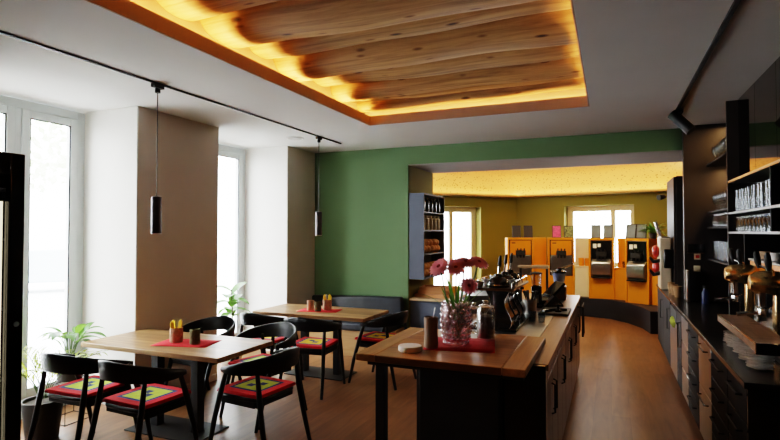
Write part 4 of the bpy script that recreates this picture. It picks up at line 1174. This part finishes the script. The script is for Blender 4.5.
# ------------------------------------------------------------------ lever machine on the right counter
ZC = .9405
em = thing('chrome_lever_machine', 'brass and chrome lever espresso machine on the right counter', 'espresso machine', (.94, 4.42, ZC))
MB().box(.12, .40, -.66, .66, .03, .48).build('machine_body', M['blackgloss'], em, bevel=.02)
MB().box(.0, .40, -.66, .66, 0, .03).build('drip_tray', M['steel'], em, bevel=.004)
MB().box(.10, .40, -.66, .66, .57, .585).build('cup_tray', M['steel'], em, bevel=.003)
MB().box(.11, .13, -.64, .64, .485, .565).build('orange_front', M['orange2'], em, smooth=False)
MB().box(.20, .40, -.55, .50, .48, .57).build('top_block', M['blackmatte'], em, smooth=False)
for yy, s_ in ((.40, 1.0), (-.38, 1.0)):
    g_ = MB(); mt = Matrix.Rotation(PI / 2, 4, 'Y')
    g_.lathe([(.001, -.10), (.045, -.098), (.072, -.066), (.080, -.02), (.078, .07), (.058, .14)], 24, (-.01, yy, .47), mt, closed=False)
    go = g_.build('group_head', M['brass'], em)
    MB().lathe([(.03, 0), (.045, .012), (.048, .09), (.05, .10)], 20, (-.03, yy, .31)).build('group_cylinder', M['chrome'], em)
    MB().lathe([(.036, 0), (.04, .035), (.036, .05)], 18, (-.03, yy, .255)).tube([(-.06, yy, .28), (-.18, yy, .262)], [.011, .015], 10).build('portafilter', M['chrome'], em)
    for dy, top in ((.075, .64), (-.08, .64)):
        lv = MB().tube([(.02, yy + dy * .4, .50), (.0, yy + dy, .56), (-.03, yy + dy * 1.6, top - .06)], [.008, .008, .008], 10).build('lever', M['chrome'], em)
        MB().tube([(-.027, yy + dy * 1.55, top - .08), (-.033, yy + dy * 1.65, top - .04), (-.04, yy + dy * 1.75, top + .01), (-.042, yy + dy * 1.8, top + .03)], [.012, .020, .018, .008], 12).build('grip', M['blackmatte'], lv)
    pb = MB(); pb.box(.05, .10, yy + .08, yy + .16, .1, .40); pb.build('water_column', M['brass'], em, bevel=.01)
for yy in (.60, .02, -.55):
    MB().tube([(.06, yy, .45), (.03, yy, .38), (.03, yy, .10)], .006, 8).build('steam_wand', M['chrome'], em)
for i in range(7):
    o = MB().lathe([(.026, 0), (.038, .06), (.036, .06), (.024, .006), (.001, .006)], 16, closed=False).build('stacked_cup', M['white'] if i % 3 else M['cork'], None, loc=(1.12 + .1 * (i % 2), 4.92 - .15 * i, ZC + .586))
    tag(o, 'coffee cup on the chrome machine top, %s from the far end' % ORD[i], 'cup', 'cups on the chrome machine')
# wooden front board raised over the plates
wb = thing('serving_board', 'walnut board raised in front of the chrome machine over stacked plates', 'board', (0, 0, ZC))
MB().box(.745, .935, 3.50, 4.62, .125, .178).build('board', M['tray'], wb, bevel=.004)
MB().box(.743, .748, 3.50, 4.62, .17, .180).build('metal_edge', M['brass'], wb, smooth=False)
MB().box(.745, .935, 3.485, 3.50, .115, .178).build('end_cap', M['blackgloss'], wb, smooth=False)
for y_ in (3.55, 4.57): MB().box(.90, .93, y_ - .015, y_ + .015, 0, .125).build('support', M['blackmatte'], wb, smooth=False)
for k, (x, y_, n_) in enumerate([(.80, 3.66, 6), (.80, 3.87, 7), (.81, 4.07, 7), (.81, 4.26, 6), (.82, 4.44, 5)]):
    for i in range(n_):
        key = 'plate'
        if key not in protos:
            o = MB().lathe([(.001, 0), (.035, 0), (.04, .002), (.070, .011), (.070, .013), (.04, .004), (.001, .004)], 24, closed=False).build('saucer', M['white'], None); protos[key] = o
        else:
            o = protos[key].copy(); C.objects.link(o)
        o.location = (x + random.uniform(-.003, .003), y_ + random.uniform(-.003, .003), ZC + i * .0165)
        tag(o, 'white saucer in %s stack from near end under walnut board, %s from bottom' % (ORD[k], ORD[i]), 'saucer', 'white saucers under the walnut board')
# counter items
bt = thing('blue_bottle', 'small dark blue bottle standing on the worktop before the end panel', 'bottle', (.97, 6.72, ZC))
MB().lathe([(.001, 0), (.038, 0), (.038, .12), (.022, .15), (.022, .17)], 18, closed=False).build('bottle_body', M['steelblue'], bt)
MB().lathe([(.026, .17), (.026, .20), (.001, .20)], 18, closed=False).build('cap', M['blackmatte'], bt)
for i, (x, y_) in enumerate([(.735, 7.75), (.745, 7.50), (.755, 7.26)]):
    for s_ in range(3):
        o = MB().lathe([(.001, 0), (.030, 0), (.043, .09), (.045, .092), (.041, .092), (.028, .006), (.001, .006)], 18, closed=False).build('paper_cup', M['kraft'], None, loc=(x, y_, ZC + s_ * .022))
        tag(o, 'brown paper cup in %s worktop stack from far end, %s from bottom' % (ORD[i], ORD[s_]), 'cup', 'stacked paper cups')
# cream drinks machine standing past the opening
sl = thing('cream_drinks_machine', 'tall cream drinks dispenser with black taps and red drums at the worktop end', 'machine', (.70, 8.35, ZC))
MB().box(-.06, .08, -.20, .25, 0, .72).build('machine_body', M['creamplastic'], sl, bevel=.015)
MB().box(-.02, .11, -.28, -.20, .30, .56).build('black_head', M['blackgloss'], sl, bevel=.012)
for z in (.30, .52):
    MB().ball((-.10, .0, z), (.05, .09, .09), 16, 10).build('red_drum', M['redplastic'], sl)
for z in (.22, .40):
    MB().tube([(-.06, -.12, z), (-.14, -.14, z - .02), (-.19, -.16, z + .05)], [.03, .028, .014], 10).build('tap', M['blackmatte'], sl)
MB().box(-.05, .07, -.19, .2, .72, .735).build('machine_lid', M['steel'], sl, bevel=.004)
ip = thing('tilted_menu_stand', 'slim tilted tablet on top of the cream drinks machine', 'tablet', (.66, 8.4, ZC + .736))
MB().box(-.015, .015, -.12, .12, 0, .22, Matrix.Rotation(math.radians(-16), 4, 'Y')).build('tablet', M['screenpos'], ip, bevel=.004)

# ------------------------------------------------------------------ back room furniture: plinth and orange dispenser wall
pp = [(-3.2, 10.6), (-2.1, 11.3), (-1.3, 11.55), (-.53, 11.5), (-.02, 11.35), (.30, 10.95), (.52, 10.45), (.62, 9.95)]
poly = pp + [(1.4, 10.2), (1.43, 12.2), (-1.6, 13.0), (-3.6, 11.3)]
o = MB().prism(poly, 0, .38).build('curved_plinth', M['plinth'], None, bevel=.006)
tag(o, 'dark curved plinth under the orange dispenser cabinets', 'plinth')

def basis(cx, cy, ang):
    """front faces local -y"""
    return (cx, cy, .3805), ang
def cabinet(cx, cy, ang, w, label, style):
    t_ = thing('dispenser_cabinet', label, 'dispenser', (cx, cy, .3805), ang, 'orange frozen-yogurt dispenser cabinets')
    h, d_ = 1.235, .55
    m = MB(); m.box(-w / 2, -w / 2 + .035, 0, d_, 0, h); m.box(w / 2 - .035, w / 2, 0, d_, 0, h); m.box(-w / 2 + .035, w / 2 - .035, 0, d_, h - .045, h)
    m.box(-w / 2 + .035, w / 2 - .035, .02, d_, 0, .42); m.box(-w / 2 + .035, w / 2 - .035, d_ - .02, d_, .42, h - .045)
    m.build('cabinet_body', M['orange'], t_, bevel=.004)
    iw = w / 2 - .042
    if style == 'orange':
        MB().box(-iw, iw, .03, .45, .425, h - .05).build('machine_body', M['darkcab'], t_, bevel=.004)
        fp = MB().box(-iw + .015, iw - .015, .018, .03, .86, h - .06).build('front_panel', M['orange2'], t_, bevel=.003)
        MB().box(-iw + .05, -iw + .13, .014, .018, 1.11, 1.13).build('brand_mark', M['blackmatte'], fp, smooth=False)
        MB().box(-iw + .015, iw - .015, .0, .03, .43, .855).build('lower_panel', M['steel'], t_, bevel=.006)
    else:
        MB().box(-iw, iw, .03, .45, .425, h - .05).build('machine_body', M['steel'], t_, bevel=.004)
        fp = MB().box(-iw + .01, iw - .01, .015, .03, .80, h - .06).build('front_panel', M['blackgloss'], t_, bevel=.003)
        MB().box(-iw + .04, -iw + .11, .011, .015, 1.03, 1.12).build('white_label', M['paper'], fp, smooth=False)
        MB().box(-iw + .13, -iw + .19, .011, .015, 1.05, 1.12).build('white_label', M['paper'], fp, smooth=False)
        mt = Matrix.Rotation(PI / 2, 4, 'Y')
        pr = []
        MB().prism([(.03, .45), (-.05, .48), (-.075, .60), (-.06, .74), (.03, .82)], -iw + .01, iw - .01, Matrix(((0, 0, 1, 0), (1, 0, 0, 0), (0, 1, 0, 0), (0, 0, 0, 1)))).build('steel_apron', M['chrome'] if False else M['steel'], t_, bevel=.02)
        MB().box(-iw + .03, iw - .03, -.10, .03, .425, .445).build('drip_shelf', M['darkcab'], t_, bevel=.004)
    db = MB(); db.box(-.10, .10, -.05, .02, .86, .96)
    for x in (-.07, 0, .07): db.lathe([(.018, -.06), (.025, 0)], 10, (x, -.02, .86)); db.tube([(x, -.03, .95), (x, -.07, 1.0)], [.012, .016], 8)
    db.build('tap_block', M['blackmatte'], t_, bevel=.006)
    return t_
def filler(cx, cy, ang, w, label, mat, cups=0):
    t_ = thing('shelf_cabinet', label, 'cabinet', (cx, cy, .3805), ang, 'recessed shelf cabinets between the dispensers')
    h = 1.235
    MB().box(-w / 2, w / 2, .30, .50, 0, h).build('back_panel', mat, t_, bevel=.003)
    MB().box(-w / 2, w / 2, .05, .30, 0, .62).build('lower_cupboard', mat, t_, bevel=.003)
    MB().box(-w / 2, w / 2, .03, .30, .62, .64).build('shelf', M['cream'] if mat is M['cream'] else M['orange'], t_, bevel=.002)
    return t_
# positions (front centre), facing the middle of the round room
A_ = cabinet(-1.80, 11.56, math.radians(16), .56, 'orange dispenser cabinet furthest left, with a black tap block', 'orange')
filler(-1.38, 11.72, math.radians(12), .27, 'deep yellow recessed shelf cabinet between the two orange-fronted dispensers', M['orange'])
B_ = cabinet(-.97, 11.72, math.radians(8), .54, 'orange-fronted dispenser cabinet beside the cream cabinet', 'orange')
G2 = filler(-.50, 11.66, math.radians(4), .37, 'cream shelf cabinet holding two orange beakers', M['cream'])
C_ = cabinet(-.17, 11.42, math.radians(-2), .48, 'dispenser cabinet with black and steel machine beside the cream cabinet', 'steel')
filler(.185, 11.36, math.radians(-18), .29, 'narrow orange recessed shelf cabinet between the two steel dispensers', M['orange'])
D_ = cabinet(.46, 10.93, math.radians(-30), .46, 'dispenser cabinet with black and steel machine furthest to the right', 'steel')
filler(.82, 10.72, math.radians(-34), .34, 'orange recessed shelf cabinet at the right end of the row', M['orange'])
for i in range(2):
    o = MB().lathe([(.001, 0), (.05, 0), (.06, .16), (.057, .16), (.047, .01), (.001, .01)], 16, closed=False).build('orange_beaker', M['orange2'], None, loc=(-.57 + .125 * i, 11.84 + .008 * i, .3805 + .641))
    tag(o, ['orange beaker on the cream cabinet shelf, nearer the orange dispenser', 'orange beaker on the cream cabinet shelf, nearer the steel dispenser'][i], 'beaker', 'orange beakers')
def clearcup(x, y_, label):
    o = MB().lathe([(.001, 0), (.035, 0), (.045, .13), (.043, .13), (.033, .006), (.001, .006)], 14, closed=False).build('clear_cup', M['tumbler'], None, loc=(x, y_, .3805 + .641)); tag(o, label, 'cup')
clearcup(.26, 11.44, 'clear cup on the shelf between the steel dispensers')
# frames and tablets on top
def card(x, y_, ang, w, h, mat, label, cat='picture frame', nm='picture_frame', lean=-10):
    t_ = thing(nm, label, cat, (x, y_, 1.6165), ang)
    mt = Matrix.Rotation(math.radians(lean), 4, 'X')
    MB().box(-w / 2, w / 2, 0, .014, 0, h, mt).build('frame', M['tablet'], t_, bevel=.002)
    MB().box(-w / 2 + .014, w / 2 - .014, -.002, 0, .014, h - .014, mt).build('picture', mat, t_, smooth=False)
    MB().box(-.02, .02, .015, .10, 0, .008).box(-.02, .02, .09, .10, 0, .10).build('stand', M['blackmatte'], t_, smooth=False)
card(-1.90, 11.68, .35, .19, .27, M['tablet'], 'dark tablet standing at the left end of the dispenser row', 'tablet', 'tablet')
card(-1.66, 11.76, .3, .19, .27, M['tablet'], 'dark tablet standing second from the left on the dispenser row', 'tablet', 'tablet')
card(-1.07, 11.86, .2, .19, .27, M['pinkprint'], 'framed bright pink picture on the dispenser row')
card(-.82, 11.90, .2, .20, .26, M['printgreen'], 'framed dark picture with green flowers on the dispenser row')
card(-.27, 11.56, .0, .19, .28, M['tabletgrey'], 'blue-grey tablet on the dispenser by the window centre', 'tablet', 'tablet')
card(-.04, 11.56, -.1, .18, .28, M['tabletgrey'], 'grey tablet beside the blue-grey one on the dispenser', 'tablet', 'tablet')
card(.36, 11.10, -.5, .20, .28, M['tabletgrey'], 'grey tablet on the rightmost dispenser, nearer the window', 'tablet', 'tablet')
card(.54, 11.02, -.5, .20, .28, M['tabletgrey'], 'grey tablet on the rightmost dispenser, nearer the plant', 'tablet', 'tablet')
fp_ = thing('trailing_fern', 'green fern in a small pot at the right end of the dispenser row', 'plant', (.74, 10.90, 1.6165))
pot(fp_, .05, .07, .10, M['pot'])
lf = MB()
for i in range(44):
    yaw = i * 2.4; leaf(lf, (.02 * math.cos(yaw), .02 * math.sin(yaw), .09), yaw, random.uniform(.22, .42), .035, random.uniform(.5, 1.35), random.uniform(1.0, 2.0), n=6)
lf.build('fronds', M['leaf2'], fp_)
cs = thing('wall_spotlight', 'small black spotlight on an arm high on the olive wall', 'spotlight', (1.02, 12.25, 2.48))
MB().tube([(.18, .3, 0), (.0, 0, 0)], .012, 8).build('arm', M['blackmatte'], cs)
MB().tube([(.02, 0, .0), (-.08, -.08, -.02)], [.05, .06], 14).build('lamp_head', M['blackmatte'], cs)

# ------------------------------------------------------------------ lights
W = bpy.data.worlds.new('World'); SC.world = W; W.use_nodes = True
nt = W.node_tree; bg = nt.nodes['Background']
tcw = N(nt, 'ShaderNodeTexCoord'); sx = N(nt, 'ShaderNodeSeparateXYZ'); nt.links.new(tcw.outputs['Generated'], sx.inputs[0])
rw = ramp(nt, [(0.0, (.80, .86, .90)), (.5, (.95, .98, 1.0)), (1.0, (.85, .93, 1.0))]); mrw = N(nt, 'ShaderNodeMapRange'); mrw.inputs['From Min'].default_value = -.3
nt.links.new(sx.outputs['Z'], mrw.inputs['Value']); nt.links.new(mrw.outputs[0], rw.inputs['Fac']); nt.links.new(rw.outputs['Color'], bg.inputs['Color'])
bg.inputs['Strength'].default_value = 24.0
LED = (1.0, .56, .18)
zc = CH + .05
TLT = math.radians(36)
area('cove_left', (RX0 - .055, (RY0 + RY1) / 2, zc), (.05, RY1 - RY0), (0, PI + TLT, 0), 60, LED)
area('cove_right', (RX1 + .055, (RY0 + RY1) / 2, zc), (.05, RY1 - RY0), (0, PI - TLT, 0), 22, LED)
area('cove_far', ((RX0 + RX1) / 2, RY1 + .055, zc), (RX1 - RX0, .05), (PI - TLT, 0, 0), 14, LED)
area('cove_near', ((RX0 + RX1) / 2, RY0 - .055, zc), (RX1 - RX0, .05), (PI + TLT, 0, 0), 12, LED)
# back room gold cove
a1, c1, e1 = inset(.20)
for nm, p, q, pw in (('gold_cove_left', a1.lerp(c1, .25), c1, 10), ('gold_cove_far', c1, e1, 17)):
    mid = (p + q) / 2; d_ = q - p
    area(nm, (mid.x, mid.y, BZ + .04), (d_.length, .06), (PI, 0, math.atan2(d_.y, d_.x)), pw, (1.0, .70, .34))
area('back_room_panel', (-.7, 9.6, 3.18), (1.6, 1.2), (math.radians(18), 0, 0), 100, (1.0, .78, .50))
# small warm lamps in the tall glass niche
area('niche_light', (TX + .2, 6.4, 2.95), (.05, .9), (0, 0, 0), 7, (1, .62, .28))
area('niche_light_2', (TX + .2, 6.4, 2.47), (.05, .9), (0, 0, 0), 7, (1, .62, .28))

# ------------------------------------------------------------------ camera
cam = bpy.data.cameras.new('Camera'); co = bpy.data.objects.new('Camera', cam); C.objects.link(co)
cam.sensor_width = 36; cam.lens = 24.0; cam.clip_start = .05
co.location = (0, 0, 1.74); co.rotation_euler = (math.radians(90 + 1.32), 0, math.atan(220 / 520))
SC.camera = co
SC.view_settings.view_transform = 'Filmic'
SC.view_settings.look = 'High Contrast'
SC.view_settings.exposure = 0.15
SC.cycles.use_denoising = True
SC.cycles.sample_clamp_indirect = 8
SC.cycles.max_bounces = 10
SC.cycles.diffuse_bounces = 5
SC.cycles.transparent_max_bounces = 24
SC.cycles.caustics_reflective = False
SC.cycles.caustics_refractive = False
